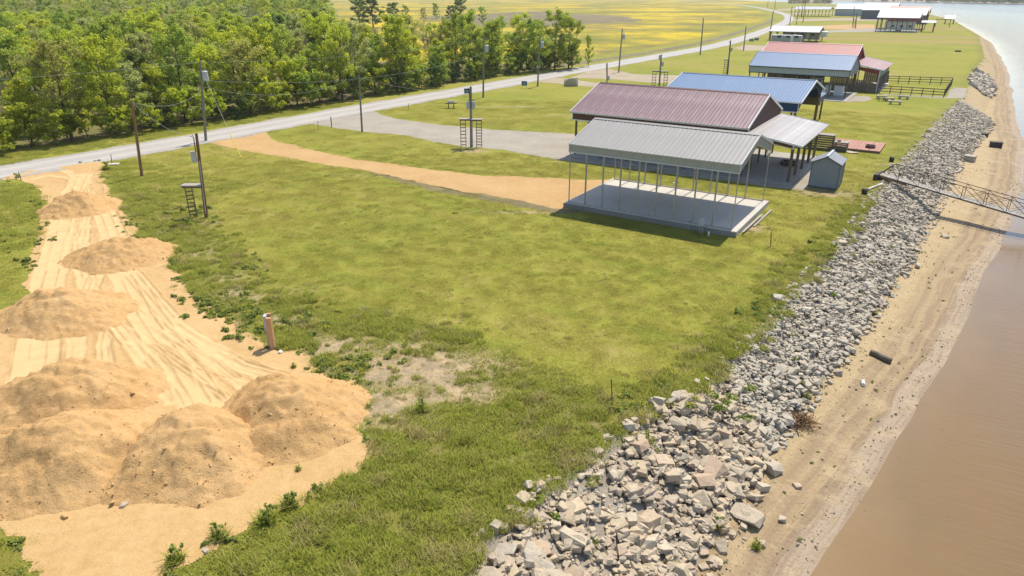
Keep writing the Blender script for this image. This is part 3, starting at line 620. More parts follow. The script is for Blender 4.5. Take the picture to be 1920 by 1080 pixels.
def hull_rock(seed, flat=.75, n=15, long=1.25):
    """a quarried block: eight corners chipped to different depths, some edges split"""
    r = random.Random(seed); bm = bmesh.new(); sx, sy = r.uniform(-.25, .25), r.uniform(-.25, .25)
    for cx in (-1, 1):
        for cy in (-1, 1):
            for cz in (-1, 1):
                k = 1 if r.random() < .3 else 2
                for _ in range(k):
                    q = [cx * r.uniform(.52, 1.0), cy * r.uniform(.52, 1.0), cz * r.uniform(.5, 1.0)]
                    if k == 2: q[r.randrange(3)] *= r.uniform(.35, .8)
                    bm.verts.new((q[0] * .5 * long + q[2] * sx * .3, q[1] * .5 + q[2] * sy * .3, q[2] * .5 * flat))
    bmesh.ops.convex_hull(bm, input=bm.verts)
    for v in [v for v in bm.verts if not v.link_faces]: bm.verts.remove(v)
    bmesh.ops.dissolve_limit(bm, angle_limit=math.radians(9), verts=bm.verts, edges=bm.edges); bmesh.ops.triangulate(bm, faces=bm.faces)
    bm.verts.index_update(); V = np.array([v.co[:] for v in bm.verts]); F = np.array([[v.index for v in f.verts] for f in bm.faces]); bm.free()
    return V, F
ROCKS = [hull_rock(i, random.choice((.45, .55, .65, .8)), 0, random.choice((1.05, 1.25, 1.5))) for i in range(28)]
def rot_mat(a, b, c):
    return np.array((Matrix.Rotation(c, 3, 'Z') @ Matrix.Rotation(b, 3, 'Y') @ Matrix.Rotation(a, 3, 'X')))
def scatter_rocks(items, name, mat, parent=None):
    """items: (shape, size, tilt x, tilt y, turn, x, y, z) -> one joined mesh"""
    Vs, Fs, k = [], [], 0
    for sh, sz, a, b, c, x, y, z in items:
        V, F = ROCKS[sh]; W = (V * sz) @ rot_mat(a, b, c).T + (x, y, z); Vs.append(W); Fs.append(F + k); k += len(V)
    return link(name, np_mesh(name, np.concatenate(Vs), np.concatenate(Fs), mat), parent)
PILES = [(-30.7, 46.7, 2.75, 2.5, 1.15, 'sand pile nearest the road, alone at the top of the pad'), (-22.6, 37.1, 3.1, 2.5, 1.05, 'sand pile beside the lawn verge, second from the road'),
         (-21.4, 29.2, 3.3, 2.6, 1.15, 'broad pale sand pile at the left edge of the frame, third from the road'), (-16.5, 22.1, 3.4, 2.6, 1.3, 'rearmost sand pile of the near cluster of four'),
         (-14.6, 18.3, 3.6, 2.8, 1.4, 'largest sand pile at bottom left of the near cluster'), (-10.5, 18.75, 2.8, 2.6, 1.25, 'middle front sand pile in the near cluster, strewn with clods'),
         (-8.0, 20.8, 2.95, 2.65, 1.25, 'reddish sand pile at the right end of the near cluster beside the grass')]
def make_pile(k, cx, cy, rx, ry, h, label):
    st = .085; e = 1.25; xs = np.arange(-rx * e, rx * e, st); ys = np.arange(-ry * e, ry * e, st); X, Y = np.meshgrid(xs, ys, indexing='ij')
    th = np.arctan2(Y / ry, X / rx); r = np.hypot(X / rx, Y / ry)
    r = r / (1 + (fbm(np.cos(th) * 1.3 + k * 7, np.sin(th) * 1.3, 60 + k, 3) - .5) * .42) + (fbm(X * .8 + 30 * k, Y * .8, 70, 3) - .5) * .22
    c0 = .10; Z = h * (math.sqrt(1 + c0) - np.sqrt(r * r + c0)) / (math.sqrt(1 + c0) - math.sqrt(c0))
    Z = np.where(Z > 0, h * (np.maximum(Z, 0) / h) ** 1.18, Z); Z = np.where(Z > h * .9, h * .9 + (Z - h * .9) * .6, Z) * 1.08
    # slumps, small lumps and a scarp near the crown
    Z += np.where(Z > 0, (fbm(X * 1.5 + k * 11, Y * 1.5, 80, 4) - .5) * .52 * np.clip(Z / .5, .15, 1) + (fbm(X * 6, Y * 6 + k * 3, 81, 3) - .5) * .14 + np.maximum(vnoise(X * 9.5, Y * 9.5 + k, 83) - .62, 0) * .22, 0)
    sc = dist_line(X, Y, [(-rx * .25, -ry * .10), (0, -ry * .22), (rx * .28, -ry * .08)]) + (fbm(X * 3, Y * 3, 84 + k) - .5) * .3
    Z -= np.where(Z > h * .3, sstep(.22, .02, sc) * .09, 0)
    ok = Z > 0; c = ok[:-1, :-1] | ok[1:, 1:] | ok[1:, :-1] | ok[:-1, 1:]
    idx = np.arange(X.size).reshape(X.shape); q = np.stack([idx[:-1, :-1], idx[1:, :-1], idx[1:, 1:], idx[:-1, 1:]], -1)[c]
    used = np.unique(q); rm = np.full(X.size, -1); rm[used] = np.arange(len(used)); Zc = np.maximum(Z, -.06)
    o = link('sand_pile', np_mesh('sand_pile', np.stack([X, Y, Zc], -1).reshape(-1, 3)[used], rm[q], 'sand_pile', True), None, (cx, cy, .015))
    tag(o, label, 'sand pile', 'dumped sand piles'); items = []
    n = (40, 50, 80, 160, 260, 320, 260)[k]
    while len(items) < n:
        i, j = RNG.integers(0, X.shape[0]), RNG.integers(0, X.shape[1])
        if -.01 < Z[i, j] and (Z[i, j] < h * .8) and RNG.random() < .25 + .75 * (Y[i, j] < 0) and r[i, j] < 1.12:
            s = float(RNG.choice([.035, .05, .07, .10, .14], p=[.60, .28, .09, .025, .005])); items.append((int(RNG.integers(28)), s, R(0, 3), R(0, 3), R(0, 6), X[i, j], Y[i, j], max(Z[i, j], 0) + s * .02))
    c = scatter_rocks(items, 'clods', 'sand_pad', o); tag(c, 'loose clods and pebbles', None, None, 'stuff')
for k, p in enumerate(PILES): make_pile(k, *p)

# ---------------------------------------------------------------- barns and carports
def rib_mesh(name, width, a, b, nrm, xd, mat, pitch=.30, rib=.042, thick=.02):
    """one ribbed sheet: runs from a to b, `width` along xd, ribs standing along nrm"""
    a, b, nrm, xd = (Vector(q) for q in (a, b, nrm, xd)); k = max(1, round(width / pitch)); p = width / k; prof = []
    for i in range(k):
        x = i * p; prof += [(x, 0), (x + p * .5 - .055, 0), (x + p * .5 - .02, rib), (x + p * .5 + .02, rib), (x + p * .5 + .055, 0)]
    prof += [(width, 0), (width, -thick), (0, -thick)]; n = len(prof); m = MB()
    vs = [a + xd * x + nrm * h for x, h in prof] + [b + xd * x + nrm * h for x, h in prof]
    m.add(vs, [(i, (i + 1) % n, n + (i + 1) % n, n + i) for i in range(n)] + [tuple(range(n))[::-1], tuple(range(n, 2 * n))])
    me = m.mesh(name, mat); bm = bmesh.new(); bm.from_mesh(me); bmesh.ops.recalc_face_normals(bm, faces=bm.faces); bm.to_mesh(me); bm.free(); return me
def row_panels(parent, name, x0, x1, a, b, nrm, mat, panel=.92, **kw):
    n = max(1, round((x1 - x0) / panel)); w = (x1 - x0) / n; me = rib_mesh(name, w - .004, a, b, nrm, (1, 0, 0), mat, **kw)
    for i in range(n): link(name, me, parent, (x0 + i * w, 0, 0))
def gable_wall(parent, x, out, y0, y1, top, bot, mat, step=.23, name='gable_wall'):
    m = MB(); n = max(2, int((y1 - y0) / step)); d = (y1 - y0) / n; t = .03
    for i in range(n):
        ya, yb = y0 + i * d, y0 + (i + 1) * d
        def col(ya, yb, xa, xb):
            za, zb, ba, bb = top(ya), top(yb), bot(ya), bot(yb)
            if za - ba < .03 and zb - bb < .03: return
            m.add([(xa, ya, ba), (xb, ya, ba), (xb, yb, bb), (xa, yb, bb), (xa, ya, za), (xb, ya, za), (xb, yb, zb), (xa, yb, zb)],
                  [(0, 3, 2, 1), (4, 5, 6, 7), (0, 1, 5, 4), (1, 2, 6, 5), (2, 3, 7, 6), (3, 0, 4, 7)])
        xs = sorted((x, x + out * t)); col(ya, yb, *xs); xs = sorted((x + out * t, x + out * (t + .018))); col(ya + d * .4, ya + d * .6, *xs)
    return m.build(name, mat, parent)
def barn(name, label, cat, u0, u1, v0, v1, eave, ridge, roof, side, trim, skirt=None, ridge_v=None, oh=.28, ohu=.25, post_u=None, post_v=(), post_mat='post_wood', post_w=.15, post_z=.0,
         gable_bot=(None, None), trim_w=.12, panel=.92, pitch=.3, group=None, ridge_cap=None, back_skirt=True, eave_trim=None, corner=None):
    t = uthing(name, label, cat, u0, v0, 0, group); W, D = u1 - u0, v1 - v0; ry = (ridge_v - v0) if ridge_v else D / 2
    sf = (ridge - eave) / ry; sb = (ridge - eave) / (D - ry); zf, zb = eave - sf * oh, eave - sb * oh
    top = lambda y: eave + sf * y if y < ry else eave + sb * (D - y)
    nf = Vector((0, -sf, 1)).normalized(); nb = Vector((0, sb, 1)).normalized()
    rh = .026 if roof == 'roof_grey' else .04
    row_panels(t, 'roof_panel', -ohu, W + ohu, (0, -oh, zf), (0, ry, ridge), nf, roof, panel, pitch=pitch, rib=rh)
    row_panels(t, 'roof_panel', -ohu, W + ohu, (0, D + oh, zb), (0, ry, ridge), nb, roof, panel, pitch=pitch)
    cap = MB().prism([(ry - .2, ridge - .2 * sf + .035), (ry, ridge + .05), (ry + .2, ridge - .2 * sb + .035), (ry + .2, ridge - .2 * sb + .05), (ry, ridge + .068), (ry - .2, ridge - .2 * sf + .05)], -ohu - .01, W + ohu + .01)
    cap.build('ridge_cap', ridge_cap or roof, t)
    for x in (-ohu - .03, W + ohu + .03):
        for ya, za in ((-oh, zf), (D + oh, zb)):
            MB().bar((x, ya, za - .03), (x, ry, ridge - .03), .05, trim_w + .08).build('rake_trim', trim, t)
    et = eave_trim or trim
    for ya, za in ((-oh - .03, zf), (D + oh + .03, zb)): MB().box(-ohu, W + ohu, ya - .025, ya + .025, za - trim_w, za + .01).build('eave_trim', et, t)
    if skirt is not None:
        row_panels(t, 'siding_panel', 0, W, (0, -.03, skirt), (0, -.03, eave - .03), (0, -1, 0), side, panel, pitch=.23, rib=.016)
        if back_skirt: row_panels(t, 'siding_panel', 0, W, (0, D + .03, skirt), (0, D + .03, eave - .03), (0, 1, 0), side, panel, pitch=.23, rib=.016)
        box_part('skirt_trim', t, trim if corner is None else corner, -.06, W + .06, -.085, -.055, skirt - .07, skirt + .02)
        for x in (-.06, W + .005): box_part('corner_trim', t, trim if corner is None else corner, x, x + .055, -.08, .02, skirt - .06, eave - .02)
    for k, x in ((0, 0), (1, W)):
        gb = gable_bot[k]
        if gb is not None: gable_wall(t, x, 1 if k else -1, 0, D, lambda y: top(y) - .04, gb, side)
    for pu in (post_u or ()):
        for pv in post_v: box_part('post', t, post_mat, pu - u0 - post_w / 2, pu - u0 + post_w / 2, pv - v0 - post_w / 2, pv - v0 + post_w / 2, post_z, top(min(max(pv - v0, 0), D)) - .06)
    return t, W, D, top
def slab(name, label, u0, u1, v0, v1, z0, z1, mat, joints=0):
    o = MB().box(*[0, u1 - u0, 0, v1 - v0, z0, z1]).build(name, mat, None, P3(u0, v0, 0), ROT); bevel(o, .015); return tag(o, label, 'slab')

# open grey carport
S0 = slab('concrete_slab', 'pale new concrete slab under the open grey carport', -.25, 11.95, -.2, 8.05, -.05, .37, 'concrete')
for k in range(3): box_part('joint', S0, 'old_concrete', 3.05 * (k + 1) - .008, 3.05 * (k + 1) + .008, .02, 8.28, .366, .3725)
box_part('shaded_edge_form', S0, 'block_edge', -.02, 12.22, -.035, -.002, -.02, .335)  # front strip in a darker colour, painting the shade of this sunless face
t, W, D, top = barn('carport', 'open grey metal carport with slim posts on a concrete slab', 'carport', 0, 11.6, 0, 7.8, 4.56, 5.7, 'roof_grey', 'siding_grey', 'grey_trim', skirt=4.02, oh=.06, ohu=.04,
                    gable_bot=(lambda y: 4.0 + .28 * (3.9 - abs(y - 3.9)), lambda y: 4.0 + .28 * (3.9 - abs(y - 3.9))), trim_w=.06)
for y in (0.045, D - .045):
    for i in range(10): box_part('post', t, 'galvanised', i * W / 9 - .045 if i else .0, i * W / 9 + .045 if i < 9 else W, y - .04, y + .04, .37, 4.46)
    box_part('base_rail', t, 'galvanised', -.02, W + .02, y - .043, y + .043, .372, .44)
for x in (.02, W - .02):
    MB().bar((x, .03, 3.98), (x, 3.9, 5.05), .05).build('gable_rail', 'grey_trim', t); MB().bar((x, D - .03, 3.98), (x, 3.9, 5.05), .05).build('gable_rail', 'grey_trim', t)
    for i in (0,): MB().bar((x, D - .03, 3.3), (x, D - .9, 4.2), .05).build('brace', 'galvanised', t)
for i in range(1, 9):
    x = i * W / 9; MB().bar((x, .03, 4.4), (x, 3.9, 5.58), .06).bar((x, D - .03, 4.4), (x, 3.9, 5.58), .06).build('rafter', 'galvanised', t)
# service stand and pipes before the slab
mt = uthing('meter_stand', 'small grey electric box on two posts at the carport front edge', 'meter stand', 9.75, -.55)
for x in (0, .18): box_part('post', mt, 'steel', x - .04, x + .04, -.04, .04, 0, 1.15 - x)
box_part('meter_box', mt, 'grey_box', -.06, .26, -.12, -.04, .55, 1.05)
mt = uthing('standpipe', 'thin water standpipe left of the carport meter stand', 'pipe', 9.0, -.5); MB().tube([(0, 0, 0), (0, 0, .62)], .02).build('pipe', 'steel', mt); MB().tube([(0, 0, .6), (.09, 0, .66)], .03).build('valve', 'dark_iron', mt)
mt = uthing('drain_pipe', 'short white drain pipe in the grass before the carport', 'pipe', 10.4, -.75); MB().tube([(0, 0, 0), (0, 0, .2)], .055, 8).build('pipe', 'plastic_white', mt); MB().tube([(0, 0, .2), (0, 0, .26)], .07, 8).build('cap', 'plastic_white', mt)
mt = uthing('drain_pipe', 'short white drain pipe standing behind the carport slab', 'pipe', 4.6, 8.7); MB().tube([(0, 0, 0), (0, 0, .5)], .06, 8).build('pipe', 'plastic_white', mt); MB().tube([(0, 0, .5), (0, 0, .56)], .075, 8).build('cap', 'plastic_white', mt)
for k, (ya, yb, x, z) in enumerate(((.6, 5.0, 12.14, .16), (2.6, 6.9, 12.34, .05))):
    o = MB().bar((0, 0, 0), (.1, yb - ya, .03), .13, .045).build('board', 'pale_board', None, P3(x, ya, z), ROT)
    tag(o, ('grey board leaning against the carport slab edge', 'grey board lying on the bare soil by the carport slab')[k], 'board', 'boards beside the slab')

# maroon barn with porch
S1 = slab('concrete_floor', 'grey concrete floor under the maroon barn and porch', -7.95, 12.1, 14.5, 26.9, -.02, .09, 'old_concrete')
GP = (15.6, 18.25, 20.9, 23.55, 26.2)
t, W, D, top = barn('barn', 'long maroon metal pole barn with faded roof and white trim', 'barn', -7.8, 8.1, 15.3, 26.3, 4.25, 6.07, 'roof_maroon', 'siding_maroon', 'white_trim', skirt=3.35, ridge_cap='siding_maroon',
                    gable_bot=(lambda y: 3.4, lambda y: 3.74), post_u=(-7.6, 7.94), post_v=GP, oh=.45, eave_trim='grey_trim', post_z=.09, ohu=.06)
for i in range(1, 6):
    for v in (15.45, 26.15): box_part('post', t, 'post_wood', i * 2.65 + .2 - .09, i * 2.65 + .2 + .09, v - 15.3 - .09, v - 15.3 + .09, .09, 4.2)
# porch: a shed roof leaning out to the water
ps = (3.16 - 3.78) / 4.15; pn = Vector((-ps, 0, 1)).normalized()
pm = rib_mesh('porch_panel', .94, (0, 0, 0), (4.25, 0, 4.25 * ps), pn, (0, 1, 0), 'porch_roof', pitch=.3, rib=.008)
for i in range(12): link('porch_panel', pm, t, (W + .07, -.55 + i * .955, 3.78))
for y in (-.57, 10.95): MB().bar((W + .07, y, 3.76), (W + 4.35, y, 3.76 + 4.28 * ps), .04, .14).build('porch_trim', 'white_trim', t)
MB().bar((W + 4.36, -.57, 3.76 + 4.29 * ps - .02), (W + 4.36, 10.95, 3.76 + 4.29 * ps - .02), .04, .10).build('porch_trim', 'grey_trim', t)
m = MB()
for i in range(14):
    xa, xb = W + .1 + i * .25, W + .1 + (i + 1) * .25; za = 3.70 + (xa - W) * ps; zb = 3.70 + (xb - W) * ps
    m.add([(xa, .12, za - .42), (xb, .12, zb - .42), (xb, .16, zb - .42), (xa, .16, za - .42), (xa, .12, za), (xb, .12, zb), (xb, .16, zb), (xa, .16, za)], [(0, 3, 2, 1), (4, 5, 6, 7), (0, 1, 5, 4), (1, 2, 6, 5), (2, 3, 7, 6), (3, 0, 4, 7)])
m.build('porch_gable', 'siding_maroon', t); MB().bar((W + .1, .13, 3.27), (W + 3.6, .13, 3.27 + 3.5 * ps), .05).build('porch_trim', 'white_trim', t)
box_part('porch_trim', t, 'white_trim', W + 3.55, W + 3.65, .08, .18, 2.7, 3.2)
for v in GP: box_part('porch_post', t, 'post_wood', W + 3.55 - .1, W + 3.55 + .1, v - 15.3 - .1, v - 15.3 + .1, .09, 3.12)
MB().bar((W + 3.55, .1, 3.07), (W + 3.55, 10.95, 3.07), .09, .2).build('porch_beam', 'post_wood', t)
def ring(name, label, cat, loc, r, h, mat, n=14, wid=.18):
    t = thing(name, label, cat, loc)
    for k in range(n):
        a0 = 2 * math.pi * k / n; a1 = 2 * math.pi * (k + .86) / n; m = MB(); vs = []
        hh = h * R(.9, 1.1)
        for a in (a0, a1):
            for rr, z in ((r - wid, 0), (r, 0), (r, hh), (r - wid, hh)): vs.append((math.cos(a) * rr, math.sin(a) * rr, z))
        m.add(vs, [(0, 3, 2, 1), (4, 5, 6, 7), (0, 1, 5, 4), (1, 2, 6, 5), (2, 3, 7, 6), (3, 0, 4, 7)]); m.build('block', mat, t)
    MB().tube([(0, 0, 0), (0, 0, .04)], r - wid, 12).build('ash_bed', 'plastic_black', t)
    return t
ring('fire_ring', 'low dark block fire ring on the porch floor of the maroon barn', 'fire ring', P3(10.4, 21.9, .09), .72, .3, 'siding_maroon')
# trailers parked under the maroon barn, tongues out
def trailer(label, u, v, deck_mat, load=None):
    t = uthing('trailer', label, 'trailer', u, v, .09, 'trailers under the maroon barn')
    for y in (-.7, .7): MB().bar((0, y, .5), (3.4, y, .5), .08, .12).build('rail', 'dark_iron', t)
    MB().bar((-1.3, 0, .46), (.1, -.7, .5), .07, .1).bar((-1.3, 0, .46), (.1, .7, .5), .07, .1).build('tongue', 'dark_iron', t)
    MB().tube([(-1.2, .08, .1), (-1.2, .08, .95)], .035).tube([(-1.2, .08, .95), (-1.2, .28, .97)], .02).tube([(-1.2, .08, .0), (-1.2, .08, .1)], .09, 8).build('jack', 'steel', t)
    for y in (-.9, .9):
        w = MB().tube([(2, y - .1, .31), (2, y + .1, .31)], .31, 14).build('wheel', 'rubber', t); MB().tube([(2, y - .11, .31), (2, y + .11, .31)], .16, 10).build('rim', 'steel', w)
    for i in range(8): box_part('plank', t, deck_mat, .1 + i * .41, .48 + i * .41, -.75, .75, .56, .6)
    if load: 
        m = MB().add([(.0, -.85, .62), (3.3, -.85, .62), (3.3, .85, .62), (.0, .85, .62), (.15, -.85, 1.5), (3.3, -.8, 1.75), (3.3, .8, 1.75), (.15, .85, 1.5)], [(0, 3, 2, 1), (4, 5, 6, 7), (0, 1, 5, 4), (1, 2, 6, 5), (2, 3, 7, 6), (3, 0, 4, 7)])
        bevel(m.build('tarp', load, t), .08)
trailer('flat trailer with jack at the near corner under the maroon barn', -7.4, 17.2, 'post_wood')
trailer('middle flat trailer under the maroon barn eave', -7.3, 20.2, 'post_wood')
trailer('trailer under a blue tarp inside the maroon barn', -6.2, 23.6, 'post_wood', 'blue_tarp')
# blue barn behind it
t, W, D, top = barn('barn', 'blue-roofed barn with navy skirt directly behind the maroon barn', 'barn', -5.9, 8.3, 33.4, 45.9, 4.0, 5.45, 'roof_blue', 'siding_blue', 'white_trim', skirt=2.95, ridge_v=39.8, ohu=.3, ridge_cap='blue_trim', eave_trim='white_trim',
                    gable_bot=(lambda y: 3.0, lambda y: 3.0 if y < .4 or y > 12.1 else 2.95 + min(1.5, (min(y, 12.5 - y) - .4) * .40 + .2)), post_u=(-5.7, 8.1), post_v=(33.6, 45.7), post_w=.2)
for i in range(1, 5): 
    for y in (.2, D - .2): box_part('post', t, 'post_wood', i * 2.84 - .09, i * 2.84 + .09, y - .09, y + .09, 0, 3.98)
box_part('back_wall', t, 'fence_board', .3, 8.4, D - .2, D - .14, 0, 3.4)
for k, y in enumerate((D + .5, D + 3.4)): box_part('annex_post', t, 'post_wood', W - .3, W - .12, y - .09, y + .09, 0, 2.75)
box_part('annex_skirt', t, 'siding_blue', W - .14, W - .09, D + .1, D + 3.6, 2.3, 2.95); box_part('annex_trim', t, 'white_trim', W - .2, W - .02, D + .1, D + 3.7, 2.95, 3.06); box_part('annex_roof', t, 'roof_blue', W - 5, W - .05, D + .3, D + 3.65, 3.07, 3.13)
box_part('annex_inner', t, 'fence_board', W - 4.0, W - .4, D + 3.4, D + 3.45, 1.6, 2.9)
c = uthing('cabinet', 'white cabinet under the near blue barn behind its corner post', 'cabinet', 6.6, 36.0); box_part('body', c, 'plastic_white', 0, .8, 0, .7, 0, 1.7); box_part('door', c, 'plastic_white', .03, .77, -.03, -.003, .08, 1.66)
sheet('gravel_lot', [XY(-6.5, 32.8), XY(7.2, 32.8), XY(7.2, 46.2), XY(-6.5, 46.2)], 'gravel', .008, 'gravel floor under the near blue barn', .3, .3, 31)
# blue barn with pale skirt
slab('concrete_floor', 'concrete patio under the blue barn with pale grey skirt', -5.5, 8.6, 66.2, 78, -.02, .08, 'old_concrete')
t, W, D, top = barn('barn', 'blue-roofed barn with pale slate skirt and dark trim', 'barn', -6.0, 8.0, 69.3, 77.9, 4.1, 5.7, 'roof_blue', 'siding_slate', 'black_trim', skirt=3.05, ohu=.1, ridge_cap='roof_blue',
                    gable_bot=(lambda y: 3.05, lambda y: 3.05), post_u=(-5.9, 7.9), post_v=(69.4, 77.8), eave_trim='black_trim', trim_w=.1)
for i in range(1, 6): box_part('post', t, 'post_wood', i * 2.33 - .1, i * 2.33 + .1, .05, .25, 0.08, 4.0)
for i in range(24): box_part('wall_board', t, 'fence_board', 1.0 + i * .36, 1.35 + i * .36, D - .9, D - .86, .08, 2.9)
c = uthing('cabinet', 'left white cabinet on the patio of the slate-skirted barn', 'cabinet', 4.6, 72.6, .08); bevel(box_part('body', c, 'plastic_white', 0, .75, 0, .7, 0, 1.3)); box_part('lid', c, 'plastic_white', -.03, .78, -.03, .73, 1.305, 1.36)
c = uthing('cabinet', 'right white cabinet on the patio of the slate-skirted barn', 'cabinet', 5.9, 72.4, .08); bevel(box_part('body', c, 'plastic_white', 0, 1.3, 0, .7, 0, 1.3)); box_part('lid', c, 'plastic_white', -.03, 1.33, -.03, .73, 1.305, 1.36)
c = uthing('outhouse', 'dark booth with pale frame beneath the slate-skirted barn', 'booth', 2.6, 71.2, .08); box_part('body', c, 'siding_dark', 0, 1.5, 0, 1.4, 0, 2.3); box_part('roof', c, 'rv_white', -.08, 1.58, -.08, 1.48, 2.3, 2.38); box_part('door_frame', c, 'rv_white', 1.5, 1.56, .2, 1.1, 0, 2.1)
sheet('gravel_patch', [XY(8.6, 66.6), XY(10.6, 68.5), XY(11.2, 72), XY(9.9, 75), XY(8.5, 74)], 'gravel', .01, 'pale gravel patch beside the patio', .4, .3, 33)
# red barn with lean-to
slab('concrete_floor', 'concrete floor under the red barn lean-to', 6.5, 11.3, 80.6, 94, -.02, .08, 'concrete')
t, W, D, top = barn('barn', 'red-roofed barn with white rake trim beyond the blue barns', 'barn', -7.3, 6.8, 80.0, 91.8, 4.25, 6.45, 'roof_red', 'siding_red', 'white_trim', skirt=3.0, ohu=.25,
                    gable_bot=(lambda y: 3.0, lambda y: 0.0 if 4 < y < 6.4 else 3.4), post_u=(-7.1, 6.6), post_v=(80.2, 84, 88, 91.6))
ls = (3.35 - 4.15) / 4.3; pn = Vector((-ls, 0, 1)).normalized(); pm = rib_mesh('lean_panel', .93, (0, 0, 0), (4.5, 0, 4.5 * ls), pn, (0, 1, 0), 'porch_red', pitch=.3, rib=.008)
for i in range(15): link('lean_panel', pm, t, (W + .08, -.6 + i * .945, 4.15))
for y in (-.62, 13.6): MB().bar((W + .08, y, 4.12), (W + 4.6, y, 4.12 + 4.5 * ls), .05, .14).build('lean_trim', 'white_trim', t)
gable_wall(t, W + 4.05, 1, -.3, 13.3, lambda y: 3.28, lambda y: 2.2, 'siding_slate', name='lean_skirt')
MB().bar((W + .1, -.2, 3.62), (W + 4.0, -.2, 3.62 + 3.9 * ls), .05, .5).build('lean_gable', 'siding_red', t)
for y in (.2, 2.6, 5.0, 7.4, 9.8, 12.6): box_part('lean_post', t, 'pole_grey', W + 3.85, W + 4.05, y - .1, y + .1, .08, 3.25)
box_part('corner_trim', t, 'white_trim', W + 4.0, W + 4.12, -.38, -.28, .05, 3.3)
# board privacy fence between the barns
def board_fence(label, pts, h0, h1, mat='fence_board'):
    t = thing('board_fence', label, 'fence', (*pts[0], 0)); tot = sum(math.dist(a, b) for a, b in zip(pts, pts[1:])); s = 0
    me = {}
    for a, b in zip(pts, pts[1:]):
        L = math.dist(a, b); n = int(L / .3); ang = math.atan2(b[1] - a[1], b[0] - a[0])
        for i in range(n):
            h = h0 + (h1 - h0) * (s + L * i / n) / tot; k = round(h + R(-.03, .03), 1)
            if k not in me: me[k] = MB().box(0, .285, -.02, .02, 0, k).mesh('board', mat)
            link('board', me[k], t, (a[0] + (b[0] - a[0]) * i / n - pts[0][0], a[1] + (b[1] - a[1]) * i / n - pts[0][1], .02), ang)
        MB().bar((a[0] - pts[0][0], a[1] - pts[0][1], h0 * .4), (b[0] - pts[0][0], b[1] - pts[0][1], h1 * .4), .05, .09).build('rail', 'post_wood', t); s += L
board_fence('brown board privacy fence stepping down between the blue and red barns', [XY(4.2, 78.6), XY(8.5, 79.6), XY(11.2, 80.0)], 2.4, 1.2)
board_fence('tall brown board screen behind the lean-to of the red barn', [XY(7.2, 94.2), XY(11.0, 94.3)], 2.3, 2.0)
# three-rail paddock fence by the bank
def rail_fence(label, pts, n):
    t = thing('rail_fence', label, 'fence', (*pts[0], 0)); a, b = pts; d = (b[0] - a[0], b[1] - a[1])
    for i in range(n + 1): MB().box(-.055, .055, -.055, .055, 0, 1.2).build('post', 'dark_wood', t, (d[0] * i / n, d[1] * i / n, 0), ROT)
    for z in (.35, .75, 1.12): MB().bar((0, 0, z), (d[0], d[1], z), .045, .10).build('rail', 'dark_wood', t)
rail_fence('dark three-rail fence, near side of the paddock by the bank', (XY(11.4, 79.2), XY(19.9, 79.2)), 6)
rail_fence('dark three-rail fence, far side of the paddock by the bank', (XY(11.0, 94.6), XY(20.3, 97.0)), 6)
rail_fence('dark three-rail fence, end of the paddock facing the lake', (XY(19.9, 79.4), XY(20.3, 96.8)), 8)
sheet('gravel_ramp', [XY(12, 77.9), XY(19.6, 77.9), XY(22.5, 80), XY(22.8, 93), XY(20.6, 94), XY(20.2, 80), XY(12, 78.9)], 'gravel', .01, 'grey gravel strip around the paddock fence', .3, .4, 35)
for k, (u, v, a, l) in enumerate(((12.4, 72.4, .1, 1.5), (15.1, 74.0, -.1, 1.5), (13.6, 70.6, .5, 1.3), (14.6, 67.6, .05, 1.7))):
    t = uthing('stone_bench', ('long stone bench left of the ring, near the patio', 'long stone bench at the back right of the bench ring', 'short stone bench in the middle of the ring', 'nearest long stone bench of the ring')[k], 'bench', u, v, 0, 'stone benches on the lawn', a)
    o = MB().box(-l / 2, l / 2, -.28, .28, .32, .5).build('seat', 'slab_stone', t); bevel(o, .05)
    for s in (-1, 1): bevel(box_part('leg', t, 'slab_stone', s * l * .33 - .14, s * l * .33 + .14, -.22, .22, 0, .32), .03)
t = uthing('picnic_stool', 'small dark stool among the stone benches', 'stool', 12.6, 70.2); box_part('seat', t, 'dark_wood', -.4, .4, -.2, .2, .4, .46); box_part('leg', t, 'dark_wood', -.3, -.22, -.15, .15, 0, .4); box_part('leg', t, 'dark_wood', .22, .3, -.15, .15, 0, .4)
# grey shed
t = uthing('shed', 'small grey garden shed with gabled roof beside the porch', 'shed', 13.3, 15.2)
for nm, x0, x1, y0, y1 in (('wall', 0, 2.05, 0, .04), ('wall', 0, 2.05, 2.36, 2.4), ('wall', 0, .04, .04, 2.36), ('wall', 2.01, 2.05, .04, 2.36)): box_part(nm, t, 'shed_wall', x0, x1, y0, y1, .12, 2.0)
for y in (-.012, 2.402):
    m = MB(); m.add([(0, y, 2.0), (2.05, y, 2.0), (1.025, y, 2.5), (0, y + .01, 2.0), (2.05, y + .01, 2.0), (1.025, y + .01, 2.5)], [(0, 1, 2), (5, 4, 3), (0, 3, 4, 1), (1, 4, 5, 2), (2, 5, 3, 0)]); m.build('gable', 'shed_wall', t)
for i in range(7): box_part('wall_rib', t, 'shed_wall', .14 + i * .29, .18 + i * .29, -.016, -.0005, .12, 2.02)
for i in range(7): box_part('wall_rib', t, 'shed_wall', 2.0505, 2.066, .16 + i * .33, .2 + i * .33, .12, 2.0)
for x in (-.03, 2.02): 
    for y in (-.03, 2.37): box_part('corner_trim', t, 'siding_dark', x, x + .06, y, y + .06, .08, 2.02)
box_part('base', t, 'siding_dark', -.03, 2.08, -.03, 2.43, 0.02, .118)
